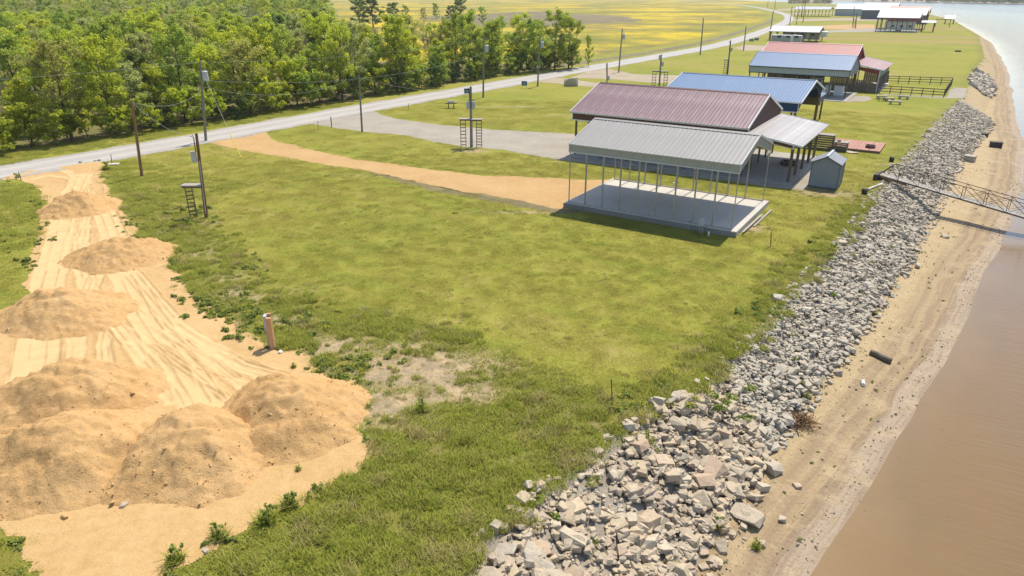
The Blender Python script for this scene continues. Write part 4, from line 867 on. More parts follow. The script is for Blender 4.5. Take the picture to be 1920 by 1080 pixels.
for s in (-1, 1):
    e = 1.025 + s * 1.13; n = 4
    for i in range(n):
        y0, y1 = -.13 + i * 2.66 / n, -.13 + (i + 1) * 2.66 / n - .012; z0 = 2.5 - 1.13 * .488
        m = MB(); q = [(1.025, y0, 2.53), (1.025, y1, 2.53), (e, y1, z0 + .03), (e, y0, z0 + .03)]; q2 = [(a, b, c - .04) for a, b, c in q]
        m.add(q + q2, [(0, 1, 2, 3), (7, 6, 5, 4), (0, 4, 5, 1), (1, 5, 6, 2), (2, 6, 7, 3), (3, 7, 4, 0)]); me = m.build('roof_panel', 'shed_roof', t)
    for y in (-.15, 2.53): MB().bar((1.025, y, 2.49), (e, y, z0 - .01), .03, .09).build('rake_trim', 'siding_dark', t)
MB().prism([(-.14, 2.56), (2.54, 2.56), (2.54, 2.59), (-.14, 2.59)], .93, 1.12).build('ridge_cap', 'grey_box', t)
# slatted crates and the red deck
def crate(label, u, v, w, d, h):
    t = uthing('slatted_crate', label, 'crate', u, v, 0, 'slatted crates by the deck')
    for x in (0, w - .08): 
        for y in (0, d - .08): box_part('post', t, 'crate_wood', x, x + .08, y, y + .08, 0, h)
    n = int(h / .2)
    for i in range(n):
        z = .05 + i * (h - .1) / n
        box_part('slat', t, 'crate_wood', 0, w, -.03, -.002, z, z + .13); box_part('slat', t, 'crate_wood', 0, w, d + .002, d + .03, z, z + .13)
        box_part('slat', t, 'crate_wood', -.03, -.002, 0, d, z, z + .13); box_part('slat', t, 'crate_wood', w + .002, w + .03, 0, d, z, z + .13)
    box_part('top', t, 'pale_board', -.04, w + .04, -.04, d + .04, h + .002, h + .05)
crate('tall slatted wooden crate behind the porch posts, topped by a pale sheet', 10.3, 30.6, 2.2, 1.0, 1.4); crate('tall dark crate half hidden by the porch roof', 8.6, 30.8, 1.5, 1.0, 1.3); crate('low slatted crate at the corner of the red deck', 12.7, 30.5, 1.1, .9, .85)
t = uthing('wooden_deck', 'low faded red plank deck on the lawn', 'deck', 12.0, 31.5); mp = MB().box(0, .133, 0, 4.7, .2, .235).mesh('plank', 'deck_red')
for i in range(33): link('plank', mp, t, (i * .14, R(-.02, .02), 0))
for y in (.05, 1.6, 3.2, 4.6): box_part('joist', t, 'post_wood', 0, 4.62, y, y + .06, .02, .198)
ring('fire_ring', 'small round stone fire pit standing on the red deck', 'fire pit', P3(15.6, 32.9, .236), .45, .26, 'siding_maroon', 10, .12)
o = MB().tube([(0, 0, 0), (0, 0, .12)], .18, 10).build('pot', 'siding_maroon', None, P3(13.0, 30.9, .905)); bevel(o, .02); tag(o, 'small round pot on the low slatted crate', 'pot')
for k, (u, v) in enumerate(((14.0, 30.9), (14.5, 30.6))):
    V, F = ROCKS[3 + k]; me = np_mesh('flat_stone', V * (.8, .6, .2), F, 'tan_rock'); tag(link('flat_stone', me, None, P3(u, v, .05)), ('left flat pale stone at the deck edge', 'right flat pale stone at the deck edge')[k], 'stone')
# ---- distant buildings
def rv(name, label, u, v, L, mat, h=3.0, fifth=False, w=2.5):
    t = uthing(name, label, 'camper', u, v); pr = [(0, .6), (0, h - .25), (.3, h), (w - .3, h), (w, h - .25), (w, .6)]
    bevel(MB().prism(pr, 0, L).build('body', mat, t), .05); m = MB().prism([(.12, h + .003), (w - .12, h + .003), (w - .25, h + .12), (.25, h + .12)], .05, L - .05); m.build('roof', 'rv_white', t)
    if fifth: bevel(MB().prism([(0, 1.5), (0, h - .3), (.35, h - .02), (w - .35, h - .02), (w, h - .3), (w, 1.5)], L + .002, L + 2.2).build('nose', 'rv_white', t), .25)
    for x in (L * .2, L * .5, L * .78): box_part('window', t, 'glass_dark', x, x + 1.1, -.025, -.002, 1.7, 2.4)
    box_part('door', t, 'rv_white', L * .66, L * .66 + .7, -.02, -.002, .7, 2.5); box_part('stripe', t, 'rv_grey', .1, L - .1, -.015, -.001, 1.15, 1.4)
    for x in (L * .42, L * .52):
        for y in (.12, w - .12): MB().tube([(x, y - .1, .36), (x, y + .1, .36)], .36, 12).build('wheel', 'rubber', t)
    for x in (L * .25, L * .7): box_part('roof_vent', t, 'rv_white', x, x + .7, w * .4, w * .65, h + .122, h + .3)
t, W, D, top = barn('open_shed', 'white-roofed open timber shed over parked campers', 'shed', -33.6, -19.2, 199.5, 208.5, 3.1, 4.5, 'roof_white', 'siding_dark', 'white_trim', post_u=[-33.5 + i * 2.02 for i in range(8)], post_v=(199.7, 208.3), post_w=.26, post_mat='dark_wood', panel=1.2, pitch=.6, gable_bot=(None, lambda y: 3.15))
for i in range(8): MB().bar((.1 + i * 2.02 - .7, .2, 3.05), (.1 + i * 2.02, .2, 2.3), .14).bar((.1 + i * 2.02 + .7, .2, 3.05), (.1 + i * 2.02, .2, 2.3), .14).build('brace', 'dark_wood', t)
rv('camper', 'pale tan fifth-wheel camper under the open timber shed', -30.5, 203.2, 11.0, 'rv_tan', 3.2, True); rv('camper', 'low grey camper parked before the open timber shed', -30.5, 188, 8.6, 'rv_grey', 2.35)
slab('concrete_floor', 'concrete pad under the far white carports', -12.4, 2.4, 281, 298, -.02, .1, 'concrete')
barn('carport', 'white-roofed carport sheltering a camper near the far point', 'carport', -12.2, 2.3, 282, 296, 5.4, 7.3, 'roof_white', 'siding_dark', 'grey_trim', post_u=[-12.1 + i * 1.79 for i in range(9)], post_v=(282.2, 295.8), post_w=.22, post_mat='black_trim', panel=2.4, pitch=.8)
barn('carport', 'taller bright white carport roof behind the camper shelter', 'carport', -14.5, 2.9, 306, 322, 5.9, 8.2, 'roof_white', 'siding_dark', 'grey_trim', skirt=4.6, post_u=(-14.3, -5.6, 2.7), post_v=(306.3, 321.7), post_w=.25, panel=3, pitch=1)
rv('camper', 'white camper under the far white carport', -9.5, 288, 10.5, 'rv_white', 3.6)
barn('pergola', 'small white-roofed porch at the end of the far carport', 'porch', 3.2, 7.6, 289, 294, 3.6, 4.2, 'roof_white', 'siding_dark', 'white_trim', post_u=(3.4, 7.4), post_v=(289.2, 293.8), post_w=.25, post_mat='dark_wood', panel=2, pitch=.8)
t = uthing('swing_frame', 'bare timber frame on the far lawn beside the lake', 'frame', 5.5, 343); 
for x in (0, 5.6): 
    for y in (0, 1.5): MB().bar((x, y, 0), (x, .75, 3.2), .22).build('post', 'dark_wood', t)
MB().bar((-.3, .75, 3.25), (5.9, .75, 3.25), .22).build('beam', 'dark_wood', t)
barn('barn', 'far red-roofed barn showing above the white carports', 'barn', -17, 0, 372, 386, 5.0, 8.2, 'roof_red', 'siding_red', 'white_trim', skirt=0.1, panel=3.4, pitch=1, ohu=.5)
barn('gazebo', 'small gazebo with pale roof on the point', 'gazebo', 7.5, 11.5, 385, 390, 2.6, 3.9, 'porch_roof', 'siding_dark', 'grey_trim', post_u=(7.7, 11.3), post_v=(385.2, 389.8), post_mat='dark_wood', post_w=.3, panel=2, pitch=.8)
barn('house', 'dark grey house with broad shallow roof by the far lake', 'house', -38, -20, 440, 462, 5.2, 9.0, 'roof_galvanised', 'siding_dark', 'grey_trim', skirt=.1, panel=4, pitch=1.2, gable_bot=(lambda y: .1, lambda y: .1))
barn('carport', 'far dark-posted carport with pale roof left of the grey house', 'carport', -84, -62, 478, 492, 4.6, 6.0, 'roof_galvanised', 'siding_dark', 'grey_trim', post_u=[-83.7 + i * 4.3 for i in range(6)], post_v=(478.3, 491.7), post_mat='black_trim', post_w=.3, panel=4, pitch=1.2)
barn('house', 'low grey house behind the far dark carport', 'house', -62, -42, 500, 516, 4.6, 7.6, 'roof_galvanised', 'siding_slate', 'grey_trim', skirt=.1, panel=4, pitch=1.2, gable_bot=(lambda y: .1, lambda y: .1))
for k, (px, py, mt_) in enumerate(((1594, 20, 'dark_iron'), (1578, 20, 'dark_iron'), (1585, 18.5, 'siding_red'))):
    x, y = G(px, py); t = thing('parked_cart', ('dark parked cart on the far drive, right one', 'dark parked cart on the far drive, left one', 'red parked cart beside the far dark carport')[k], 'cart', (x, y, 0), ROT)
    bevel(box_part('body', t, mt_, 0, 3.2, 0, 1.7, .4, 1.1), .15); bevel(box_part('cab', t, 'glass_dark', 1.0, 2.3, .15, 1.55, 1.1, 1.75), .15)
    for a in (.6, 2.6): 
        for b in (.1, 1.6): MB().tube([(a, b - .12, .35), (a, b + .12, .35)], .35, 10).build('wheel', 'rubber', t)

# ---------------------------------------------------------------- poles, lines, ladders
def top_at(px, py, base):
    b = (540 - py) / FPX; t = base[1] / (CP + b * SP); return ((px - 960) / FPX * t, base[1], CAM_H + t * (-SP + b * CP))
TOPS = {}
def ladder(parent, x, y, h, w, ang, n, mat='ladder_wood'):
    L = link('ladder', MB().bar((-w / 2, 0, 0), (-w / 2, 0, h), .06, .09).mesh('ladder', mat), parent, (x, y, 0), ang); MB().bar((w / 2, 0, 0), (w / 2, 0, h), .06, .09).build('rail', mat, L)
    for i in range(n): MB().bar((-w / 2 - .04, -.05, .25 + i * (h - .4) / n), (w / 2 + .04, -.05, .25 + i * (h - .4) / n), .04, .08).build('rung', mat, L)
def pole(key, label, pb, pt, r=.13, mat='pole_grey', transformer=False, stand=None, meter=None, band=False):
    b = G(*pb); tp = top_at(*pt, b); t = thing('utility_pole', label, 'utility pole', (*b, 0), 0, 'utility poles'); d = Vector((tp[0] - b[0], 0, tp[2])); H_ = tp[2]; TOPS[key] = tp
    at = lambda z: Vector((d.x * z / H_, 0, z))
    MB().tube([(0, 0, -.1), at(H_ * .5), at(H_)], [r, r * .88, r * .72], 10).build('shaft', mat, t, smooth=False)
    if transformer:
        c = at(H_ * .82); x = c.x + .42
        T = MB().tube([(x, 0, c.z - .45), (x, 0, c.z + .4)], .27, 14).tube([(x, 0, c.z + .4), (x, 0, c.z + .47)], [.29, .2], 14).build('transformer', 'grey_box', t)
        for s in (-.1, .1): MB().tube([(x + s, 0, c.z + .46), (x + s, 0, c.z + .72)], [.05, .03], 8).build('bushing', 'steel', T)
        box_part('bracket', t, 'steel', c.x + .05, x - .2, -.04, .04, c.z - .2, c.z + .2)
    if band:
        for z in (.42, .47): box_part('step_bracket', t, 'steel', at(H_ * z).x - .3, at(H_ * z).x + .3, -.03, .03, H_ * z - .03, H_ * z + .03)
    if meter:
        for (z, s) in meter:
            c = at(z); o = box_part('meter_box', t, 'grey_box', c.x + s * .1 if s > 0 else c.x - .42, c.x + .42 if s > 0 else c.x - .1, -.26, -.1, z - .35, z + .35); bevel(o, .02)
        MB().tube([at(.3) + Vector((.05, -r - .03, 0)), at(meter[0][0] - .3) + Vector((.05, -r - .03, 0))], .035).build('conduit', 'steel', t)
        MB().tube([at(meter[0][0]) + Vector((-.1, -r, .3)), at(H_ - .35) + Vector((-.16, -.1, 0)), at(H_ - .1) + Vector((-.2, -.12, 0)), at(H_ - .2) + Vector((-.34, -.12, 0))], .03).build('weatherhead', 'plastic_black', t)
    for (s, off, hz, w, ang, n) in (stand or ()):
        c = at(hz); ladder(t, s * off, 0, hz, w, ang, n)
        box_part('platform', t, 'pale_board', min(c.x, s * (off + .35)), max(c.x, s * (off + .35)), -.36, .3, hz, hz + .07)
        for y in (-.3, .22): box_part('platform_beam', t, 'ladder_wood', min(c.x, s * (off + .3)), max(c.x, s * (off + .3)), y, y + .06, hz - .12, hz - .002)
    return t
pole('a', 'rust-brown leaning service pole standing by the sand pad entrance', (266, 330), (247, 188), .125, 'pole_brown')
pole('b', 'brown service pole with one ladder stand and platform at the lawn edge', (387, 408), (368, 250), .12, 'pole_brown', stand=((-1, .85, 2.25, .42, .5, 7),), meter=((4.2, -1),))
pole('c', 'tall grey pole with a transformer beside the sand driveway mouth', (386, 264), (375, 114), .14, transformer=True, band=True)
pole('d', 'slim bare pole between the sand and gravel driveways', (679, 247), (673, 142), .11)
pole('e', 'grey pole with twin ladders and platforms on the gravel driveway edge', (884, 276), (882.5, 162), .15, stand=((-1, .78, 2.75, .5, .08, 7), (1, .78, 2.7, .5, -.08, 8)), meter=((4.1, 1), (4.1, -1)))
pole('f', 'tall grey pole with transformer left of the vacant lot sign', (906, 183), (907, 70), .14, transformer=True)
pole('g', 'tall grey pole with transformer in front of the big roadside tree', (1008, 162), (1012.5, 66), .14, transformer=True)
pole('h', 'tall grey roadside pole just right of the slender lone tree', (1160, 136), (1167, 54), .14, transformer=True)
pole('i', 'short grey meter pole showing above the maroon ridge', (1138, 160), (1138.5, 118), .12, meter=((1.2, 1),))
pole('j', 'grey pole with twin ladders above the maroon roof ridge', (1236, 163), (1240, 102), .15, stand=((-1, .95, 2.5, .55, 0, 5), (1, .95, 2.4, .55, 0, 5)), meter=((3.6, 1), (4.6, -1)))
pole('k', 'tall dark pole on the road edge before the yellow meadow', (1313, 103), (1319, 33), .16)
pole('l', 'grey pole with one ladder behind the near blue roof', (1364, 139), (1370, 76), .15, stand=((-1, .5, 2.6, .6, 0, 6),), meter=((4.4, 1),))
pole('m', 'slim pole by the two small blue lot signs', (1394, 95), (1399, 49), .16)
pole('n', 'dark pole at the left corner of the white open shed', (1442, 75), (1450, 20.5), .18)
pole('o', 'dark pole beyond the white open shed where the road bends', (1480.5, 48), (1485.5, 12), .2)
pole('p', 'thin pole right of the road bend', (1493, 47), (1497.5, 12), .16)
pole('q', 'thick dark pole beyond the road bend, second from its right', (1505.5, 42), (1511, -2), .22)
pole('r', 'short dark pole standing beside the thick pole past the bend', (1503, 33), (1506, 4), .2)
pole('s', 'dark ladder pole left of the far white carport', (1604, 53), (1606.5, 24), .22, stand=((-1, 1.0, 3.6, .8, 0, 5),))
pole('t', 'pale pole with boxes left of the far white carport', (1599, 50), (1602, 12), .2, meter=((4.5, -1), (6.0, 1)))
pole('u', 'farthest left dark pole on the meadow edge past the bend', (1439, 13.5), (1440.5, 1), .3)
pole('v', 'far pole standing left of the bend at the drive mouth', (1452.5, 17), (1454, 0), .28)
def wire(label, a, b, sag, r=.007, n=14):
    a, b = Vector(a), Vector(b); pts = [(a.lerp(b, i / n) - a) - Vector((0, 0, sag * 4 * (i / n) * (1 - i / n))) for i in range(n + 1)]
    tag(MB().tube(pts, r, 5).build('power_line', 'wire_grey', None, a), label, 'power line', 'overhead power lines')
down = lambda k, z, x=0: (TOPS[k][0] + x, TOPS[k][1], TOPS[k][2] - z)
wire('overhead line from the rust-brown pole to the ladder pole', down('a', .15), down('b', .3), .55, .009); wire('overhead line from the near transformer pole to the rust-brown pole', down('c', 2.6), down('a', .15), .9, .009)
wire('upper overhead line between the two nearest transformer poles', down('c', .15), down('f', .15), .7); wire('lower sagging line between the two nearest transformer poles', down('c', 1.9), down('f', 2.2), 1.5, .009)
wire('overhead line between the transformer poles near the lot signs', down('f', .15), down('g', .15), .4); wire('overhead line between the roadside poles above the lone tree', down('g', .15), down('h', .15), .5)
wire('overhead line along the yellow meadow edge', down('h', .15), down('k', .15), .6); wire('overhead line from the slim bare pole to the twin-ladder pole', down('d', .12), down('e', .5), .5, .009)
wire('overhead line crossing from the roadside transformer pole to the slim pole', down('c', 2.5), down('d', .12), 1.3, .009); wire('overhead line leaving the frame at left above the wood', down('c', .15), (-85, 25, 8.5), .9)
gx, gy = G(453, 297); t = thing('guy_wire', 'yellow-sleeved guy wire anchored in the lawn by the transformer pole', 'guy wire', (gx, gy, 0)); gv_ = Vector((TOPS['c'][0] - gx, TOPS['c'][1] - gy, TOPS['c'][2] - 1.0))
MB().tube([(0, 0, 0), gv_], .012, 5).build('cable', 'wire_grey', t); MB().tube([gv_ * .004, gv_ * .28], .04, 6).build('sleeve', 'yellow_plastic', t)
# meter post on the sand
x, y = G(507, 655); t = thing('meter_post', 'new wooden meter post with grey box on the sand pad', 'meter post', (x, y, .02), .15)
box_part('post', t, 'new_wood', 0, .2, -.04, .1, -.05, 1.45); box_part('post', t, 'new_wood', -.03, .15, .32, .44, -.05, 1.5); bevel(box_part('meter_box', t, 'grey_box', -.13, -.005, .08, .4, .85, 1.5), .015)
MB().tube([(-.08, .15, .0), (-.08, .15, .8)], .03).build('conduit', 'grey_box', t); MB().tube([(-.1, .35, .25), (-.1, .35, .8)], .018).build('conduit', 'steel', t); box_part('brace', t, 'new_wood', .02, .06, .1, .32, .3, .42)
# small lot furniture
def lot_sign(label, pxy, w=.9):
    x, y = G(*pxy); t = thing('lot_sign', label, 'sign', (x, y, 0), -.15, 'small lot signs'); box_part('panel', t, 'sign_blue', -w / 2, w / 2, -.02, .02, .45, 1.15)
    for s in (-1, 1): box_part('leg', t, 'steel', s * w * .4 - .02, s * w * .4 + .02, .021, .05, 0, 1.1)
    box_part('lettering', t, 'grey_box', -w * .25, w * .25, -.026, -.0205, .78, .86); box_part('lettering', t, 'grey_box', -w * .18, w * .18, -.026, -.0205, .62, .68)
lot_sign('small blue sign beside the twin-ladder pole', (876, 181)); lot_sign('small blue sign near the pole before the big tree', (983, 166)); lot_sign('left small blue sign by the far gravel drive', (1408.5, 80.5), 1.3); lot_sign('right small blue sign by the far gravel drive', (1418, 78.5), 1.3)
x, y = G(1070.5, 161); V, F = hull_rock(77, .9, 16, 1.1); tag(link('boulder', np_mesh('boulder', V * (2.3, 1.7, 2.1), F, 'rock'), None, (x, y, .55)), 'rounded grey boulder marking the lot behind the maroon barn', 'boulder')
x, y = G(846, 203); t = thing('grill_stand', 'small dark grill frame on the lawn beyond the gravel drive', 'grill', (x, y, 0))
for a in (-.35, .35): box_part('leg', t, 'dark_iron', a - .05, a + .05, -.05, .05, 0, .95)
box_part('shelf', t, 'dark_iron', -.75, .75, -.2, .2, .62, .7); box_part('firebox', t, 'grey_box', -.4, .4, -.18, .18, .71, .95)
for k, (px, py, h, lb) in enumerate(((597, 243, .95, 'left thin stake at the gravel drive mouth'), (622, 239, 1.2, 'right dark stake at the gravel drive mouth'), (766, 205, .8, 'thin stake on the lawn beside the road'), (210, 308, .9, 'thin stake by the white slab at the pad entrance'), (1148, 748, .85, 'thin dark stake in the tall grass near the stones'), (40, 338, .7, 'red survey stake at the top left verge'), (1445, 462, .9, 'bent stick standing in the lawn near the bank'))):
    x, y = G(px, py); o = MB().bar((0, 0, 0), (R(-.12, .12), 0, h), .035 if k != 1 else .09, .05).build('stake', 'siding_blue' if k == 1 else 'dark_iron', None, (x, y, 0)); tag(o, lb, 'stake')
x, y = G(212, 309); o = MB().box(-.5, .5, -.3, .3, 0, .1).build('valve_cover', 'concrete', None, (x, y, .01), .2); bevel(o, .02); tag(o, 'white concrete cover at the pad entrance', 'cover')
# gangway to the lake
t = uthing('gangway', 'rusty truss gangway sloping from the bank over the beach', 'gangway', 17.75, 21.1, .36, None, math.radians(-12)); SL = -.135; NP = 12; PL = 1.52; GW = .52; RH = 1.02
zz = lambda x: SL * x
for s in (-1, 1):
    y = s * GW
    MB().bar((0, y, 0), (NP * PL, y, zz(NP * PL)), .05, .07).build('bottom_chord', 'dark_iron', t)
    MB().bar((PL * .55, y, zz(PL * .55) + RH), (NP * PL, y, zz(NP * PL) + RH), .04, .04).build('top_chord', 'dark_iron', t); MB().bar((0, y, .05), (PL * .55, y, zz(PL * .55) + RH), .05).build('end_strut', 'dark_iron', t)
    for i in range(1, NP + 1):
        x = i * PL; MB().bar((x, y, zz(x)), (x, y, zz(x) + RH), .036).build('vertical', 'dark_iron', t)
        x0 = (i - 1) * PL + (PL * .55 if i == 1 else 0); MB().bar((x0, y, zz(x0) + RH), (x, y, zz(x) + .03), .03).build('diagonal', 'dark_iron', t)
        if i >= 5: MB().bar((x - PL, y, zz(x - PL) + .03), (x, y, zz(x) + RH), .024).build('diagonal', 'dark_iron', t)
mp = MB().box(0, .27, -GW + .04, GW - .04, 0, .04).mesh('plank', 'pale_board')
for i in range(int(NP * PL / .285)):
    o = link('plank', mp, t, (i * .285, 0, zz(i * .285) + .03)); o.rotation_euler = (0, math.atan(-SL), 0)
box_part('abutment', t, 'dark_iron', -.25, .05, -.9, .9, -.5, .1)
MB().bar((0, -GW, zz(0) - .02), (2.2, -GW, zz(2.2) - .12), .1, .16).build('skid', 'post_wood', t)
for k, (px, py, lb, col) in enumerate(((1620, 364, 'black drain mouth on the lawn left of the gangway', 0), (1671, 303, 'black drain mouth on the lawn above the gangway', 0))):
    x, y = G(px, py); t = thing('drain', lb, 'drain', (x, y, 0)); bevel(box_part('housing', t, 'plastic_black', -.16, .16, -.16, .16, 0, .42), .04); MB().tube([(0, -.17, .25), (0, -.24, .25)], .12, 10).build('collar', 'dark_iron', t)
a = Vector((*G(1627, 357), .12)); b = Vector((*G(1654, 345), .05)); tag(MB().tube([(0, 0, 0), b - a], .06, 8).build('pipe', 'plastic_white', None, a), 'white pipe lying on the lawn beside the gangway', 'pipe')
# ---------------------------------------------------------------- riprap
def riprap():
    root = uthing('riprap_bank', 'long bank of angular grey and tan riprap stones along the shore', 'rock bank', 17, 0); rows_ = []
    res = .08; u0_, v0_ = 11.0, -38.0; nu, nv = int(19 / res), int(176 / res); HF = np.zeros((nu, nv), np.float32)
    ug = u0_ + np.arange(nu) * res
    for j in range(nv):
        vv = np.full(nu, v0_ + j * res); HF[:, j] = zland(ug, vv)
    def put(u, v, s):
        sh = int(RNG.integers(28)); i, j = int((u - u0_) / res), int((v - v0_) / res); k = max(1, int(s * .42 / res))
        if i - k < 0 or j - k < 0 or i + k >= nu or j + k >= nv: return
        w = HF[i - k:i + k + 1, j - k:j + k + 1]; bz = float(zland(np.array(u), np.array(v))); z = min(float(w.mean()) + s * .12, bz + .16 + s * .16)
        np.maximum(w, z + s * .14, out=w); x, y = XY(u, v)
        rows_.append((sh, s, float(RNG.normal(0, .26)), float(RNG.normal(0, .26)), float(RNG.uniform(0, 6.28)), x, y, z, u, v))
    def zone(v0, v1, dens, smin, smax, edge=.0, tin=None):
        n = int((v1 - v0) * 5 * dens)
        for _ in range(n):
            v = RNG.uniform(v0, v1); a, b = float(UT(v)), float(UB(v)); a += .1; wid = b - a
            t = RNG.uniform(-.08, 1.12); u = a + t * wid
            g = float(fbm(np.array(u * .5), np.array(v * .3), 51))
            if t < .10 and RNG.random() < .75 + (.5 - g): continue
            if t > .95 and RNG.random() < .72: continue
            if tin and not (tin(u, v)): continue
            put(u, v, float(RNG.uniform(smin, smax) * (1.12 if t > .5 else .94)))
    near = (-37, -18)
    zone(*near, 1.3, .44, .76); zone(-18, 76, .22, .42, .62)
    zone(*near, 5.5, .26, .44); zone(-18, 76, 3.4, .25, .40)
    zone(*near, 13, .15, .28); zone(-18, 76, 13, .14, .26)
    zone(-37, 76, 14, .09, .17); zone(-37, 20, 12, .05, .09)
    patch = lambda u, v: ((v - 112) / 15) ** 2 + ((u - 24.6) / 2.6) ** 2 < 1 + float(fbm(np.array(u), np.array(v * .4), 8)) * .5 - .2
    zone(95, 130, 3.2, .5, .95, tin=patch); zone(95, 130, 5, .3, .5, tin=patch)
    A = rows_; sc = np.array([r[1] / math.hypot(r[5], r[6], 14) for r in A])
    # in view: below the top of the frame and not under it
    vis = np.array([(r[6] > 12.6) for r in A]); order = np.argsort(-(sc * vis)); big = set(order[:300].tolist())
    tan = lambda r: r[9] < -17.5 + 4.5 * (float(fbm(np.array(r[8] * .6), np.array(r[9] * .35), 55)) - .5) * 2 - (r[8] - 15) * .5
    cache = {}
    inv = Matrix.LocRotScale(root.location, root.rotation_euler, None).inverted(); rq = root.rotation_euler.z
    for i in sorted(big):
        sh, s, a, b, c, x, y, z, u, v = A[i]; k = (sh, 'tan_rock' if tan(A[i]) else 'rock')
        if k not in cache: cache[k] = np_mesh('stone', *ROCKS[sh], k[1])
        o = link('stone', cache[k], root, inv @ Vector((x, y, z))); o.rotation_euler = (a, b, c - rq); o.scale = (s, s, s)
    for m, f in (('tan_rock', True), ('rock', False)):
        it = [r[:8] for i, r in enumerate(A) if i not in big and tan(r) == f]
        o = scatter_rocks(it, 'stones', m); o.parent = root; o.matrix_parent_inverse = inv; tag(o, 'smaller tan stones' if f else 'smaller grey stones', None, None, 'stuff')
    return rows_
RIP = riprap()
def beach_pt(px, py, z=-2.1):
    x, y = G(px, py, z); u, v = UV(x, y); z2 = float(zland(np.array(u), np.array(v))); x, y = G(px, py, z2); return x, y, z2
it = []
for _ in range(2600):
    v = float(RNG.uniform(-34, 45)); b, w_ = float(UB(v)), float(UW(v)); q = RNG.random(); u = b + abs(RNG.normal(0, .55)) if q < .45 else w_ - abs(RNG.normal(.5, .5)) if q < .8 else RNG.uniform(b, w_)
    if u > w_ + .1 or u < b - .2: continue
    x, y = XY(u, v); s = float(RNG.choice([.03, .045, .07, .11], p=[.5, .3, .15, .05])); it.append((int(RNG.integers(28)), s, R(0, 3), R(0, 3), R(0, 6), x, y, float(zland(np.array(u), np.array(v))) + s * .1))
tag(scatter_rocks(it, 'pebbles', 'tan_rock'), 'small pebbles strewn on the beach', None, None, 'stuff')
# loose stones that lie apart on beach and pad
for k, (px, py, s, lb, m) in enumerate(((1494, 913, .28, 'white stone alone on the sand above the wheel marks', 'tan_rock'), (1466, 975, .3, 'pale stone on the lower beach by the stones', 'tan_rock'), (1393, 988, .3, 'lone pale stone below the riprap toe', 'tan_rock'), (1430, 1022, .26, 'small stone beside a green beach weed', 'tan_rock'),
                                  (1432, 850, .35, 'grey stone fallen from the riprap by the weeds', 'rock'), (1617, 420, .3, 'dark stone on the upper lawn side of beach', 'rock'), (1771, 445, .5, 'dark stone lying on the beach below the gangway shadow', 'rock'), (1720, 500, .4, 'pale stone at the riprap toe below the gangway', 'rock'))):
    x, y, z = beach_pt(px, py); V, F = ROCKS[(k * 5) % 28]; o = link('loose_stone', np_mesh('loose_stone', V * s, F, m), None, (x, y, z + s * .15), R(0, 6)); tag(o, lb, 'stone', 'loose stones on the beach')
for k, (px, py, s, lb) in enumerate(((233, 950, .15, 'largest pale stone at the foot of the near sand piles'), (259, 716, .22, 'pale stone in the notch between near sand piles'), (122, 972, .16, 'dark clod on the pad below the left pile'), (510, 868, .2, 'dark clod at the front foot of the reddish pile'), (531, 862, .18, 'small clod right of the reddish pile foot'), (450, 781, .22, 'flat stone between the middle and reddish piles'), (735, 785, .16, 'pale stone on dry ground right of the reddish pile'), (385, 1034, .12, 'white pebble on the near sand edge'))):
    x, y = G(px, py); V, F = ROCKS[(k * 3 + 1) % 28]; o = link('loose_stone', np_mesh('loose_stone', V * s * 1.3, F, 'sand_pile' if 'clod' in lb else 'tan_rock'), None, (x, y, s * .3), R(0, 6)); tag(o, lb, 'stone', 'loose stones on the sand')
x, y = G(526, 663); bm = bmesh.new(); bmesh.ops.create_icosphere(bm, subdivisions=2, radius=.09)
for v in bm.verts: v.co.z *= .8; v.co.x *= 1 + .2 * math.sin(v.co.y * 30)
me = bpy.data.meshes.new('pipe_cap'); bm.to_mesh(me); bm.free(); me.materials.append(M['plastic_white']); tag(link('plumbing_plug', me, None, (x, y, .07)), 'white round plug on the sand near the meter post', 'plug')
def log(name, label, p1, p2, r, mat, z=.0, cat='log'):
    a, b = Vector(beach_pt(*p1)), Vector(beach_pt(*p2)); a.z += r * .8; b.z += r * .8; n = 7; pts = [(b - a) * (i / n) + Vector((R(-.03, .03), R(-.03, .03), R(-.01, .02))) for i in range(n + 1)]
    tag(MB().tube(pts, [r * R(.88, 1.1) for _ in pts], 9).build(name, mat, None, a), label, cat)
log('log', 'dark waterlogged log lying across the beach', (1631, 663), (1671, 681), .14, 'dark_log'); log('driftwood', 'short pale driftwood near the riprap toe', (1648, 566), (1653, 582), .1, 'driftwood', cat='driftwood'); log('driftwood', 'white driftwood stub on the open beach', (1617, 716), (1618, 725), .09, 'rv_white', cat='driftwood')
log('stick', 'thin dark stick below the brush pile', (1560, 676), (1585, 686), .035, 'dark_log', cat='stick'); log('stick', 'crooked stick near the beach weeds', (1432, 905), (1441, 915), .025, 'dark_log', cat='stick'); log('driftwood', 'small pale driftwood stub above the brush pile', (1503, 770), (1507, 762), .06, 'driftwood', cat='driftwood')
# pale branch caught in the near stones
x, y = G(1205, 925, -.5); tag(MB().tube([(0, 0, .05), (.4, .35, .22), (.75, .75, .36)], [.045, .04, .02], 6).build('branch', 'driftwood', None, (x, y, -.5)), 'bleached branch caught among the near riprap stones', 'branch')
x, y, z = beach_pt(1500, 795); t = thing('brush_pile', 'tangled heap of brown brush on the beach', 'brush pile', (x, y, z)); m = MB()
for i in range(260):
    a, e = R(0, 6.28), R(.05, 1.2); r0 = abs(random.gauss(0, .28)); p = Vector((math.cos(a) * r0, math.sin(a) * r0, R(.02, .35) * (1 - r0 * .8))); d = Vector((math.cos(a + R(-1.5, 1.5)) * math.cos(e), math.sin(a + R(-1.5, 1.5)) * math.cos(e), math.sin(e) * .5)) * R(.2, .5)
    m.tube([p, p + d * .5 + Vector((R(-.05, .05), R(-.05, .05), R(0, .06))), p + d], [.012, .011, .006], 4, cap=False)
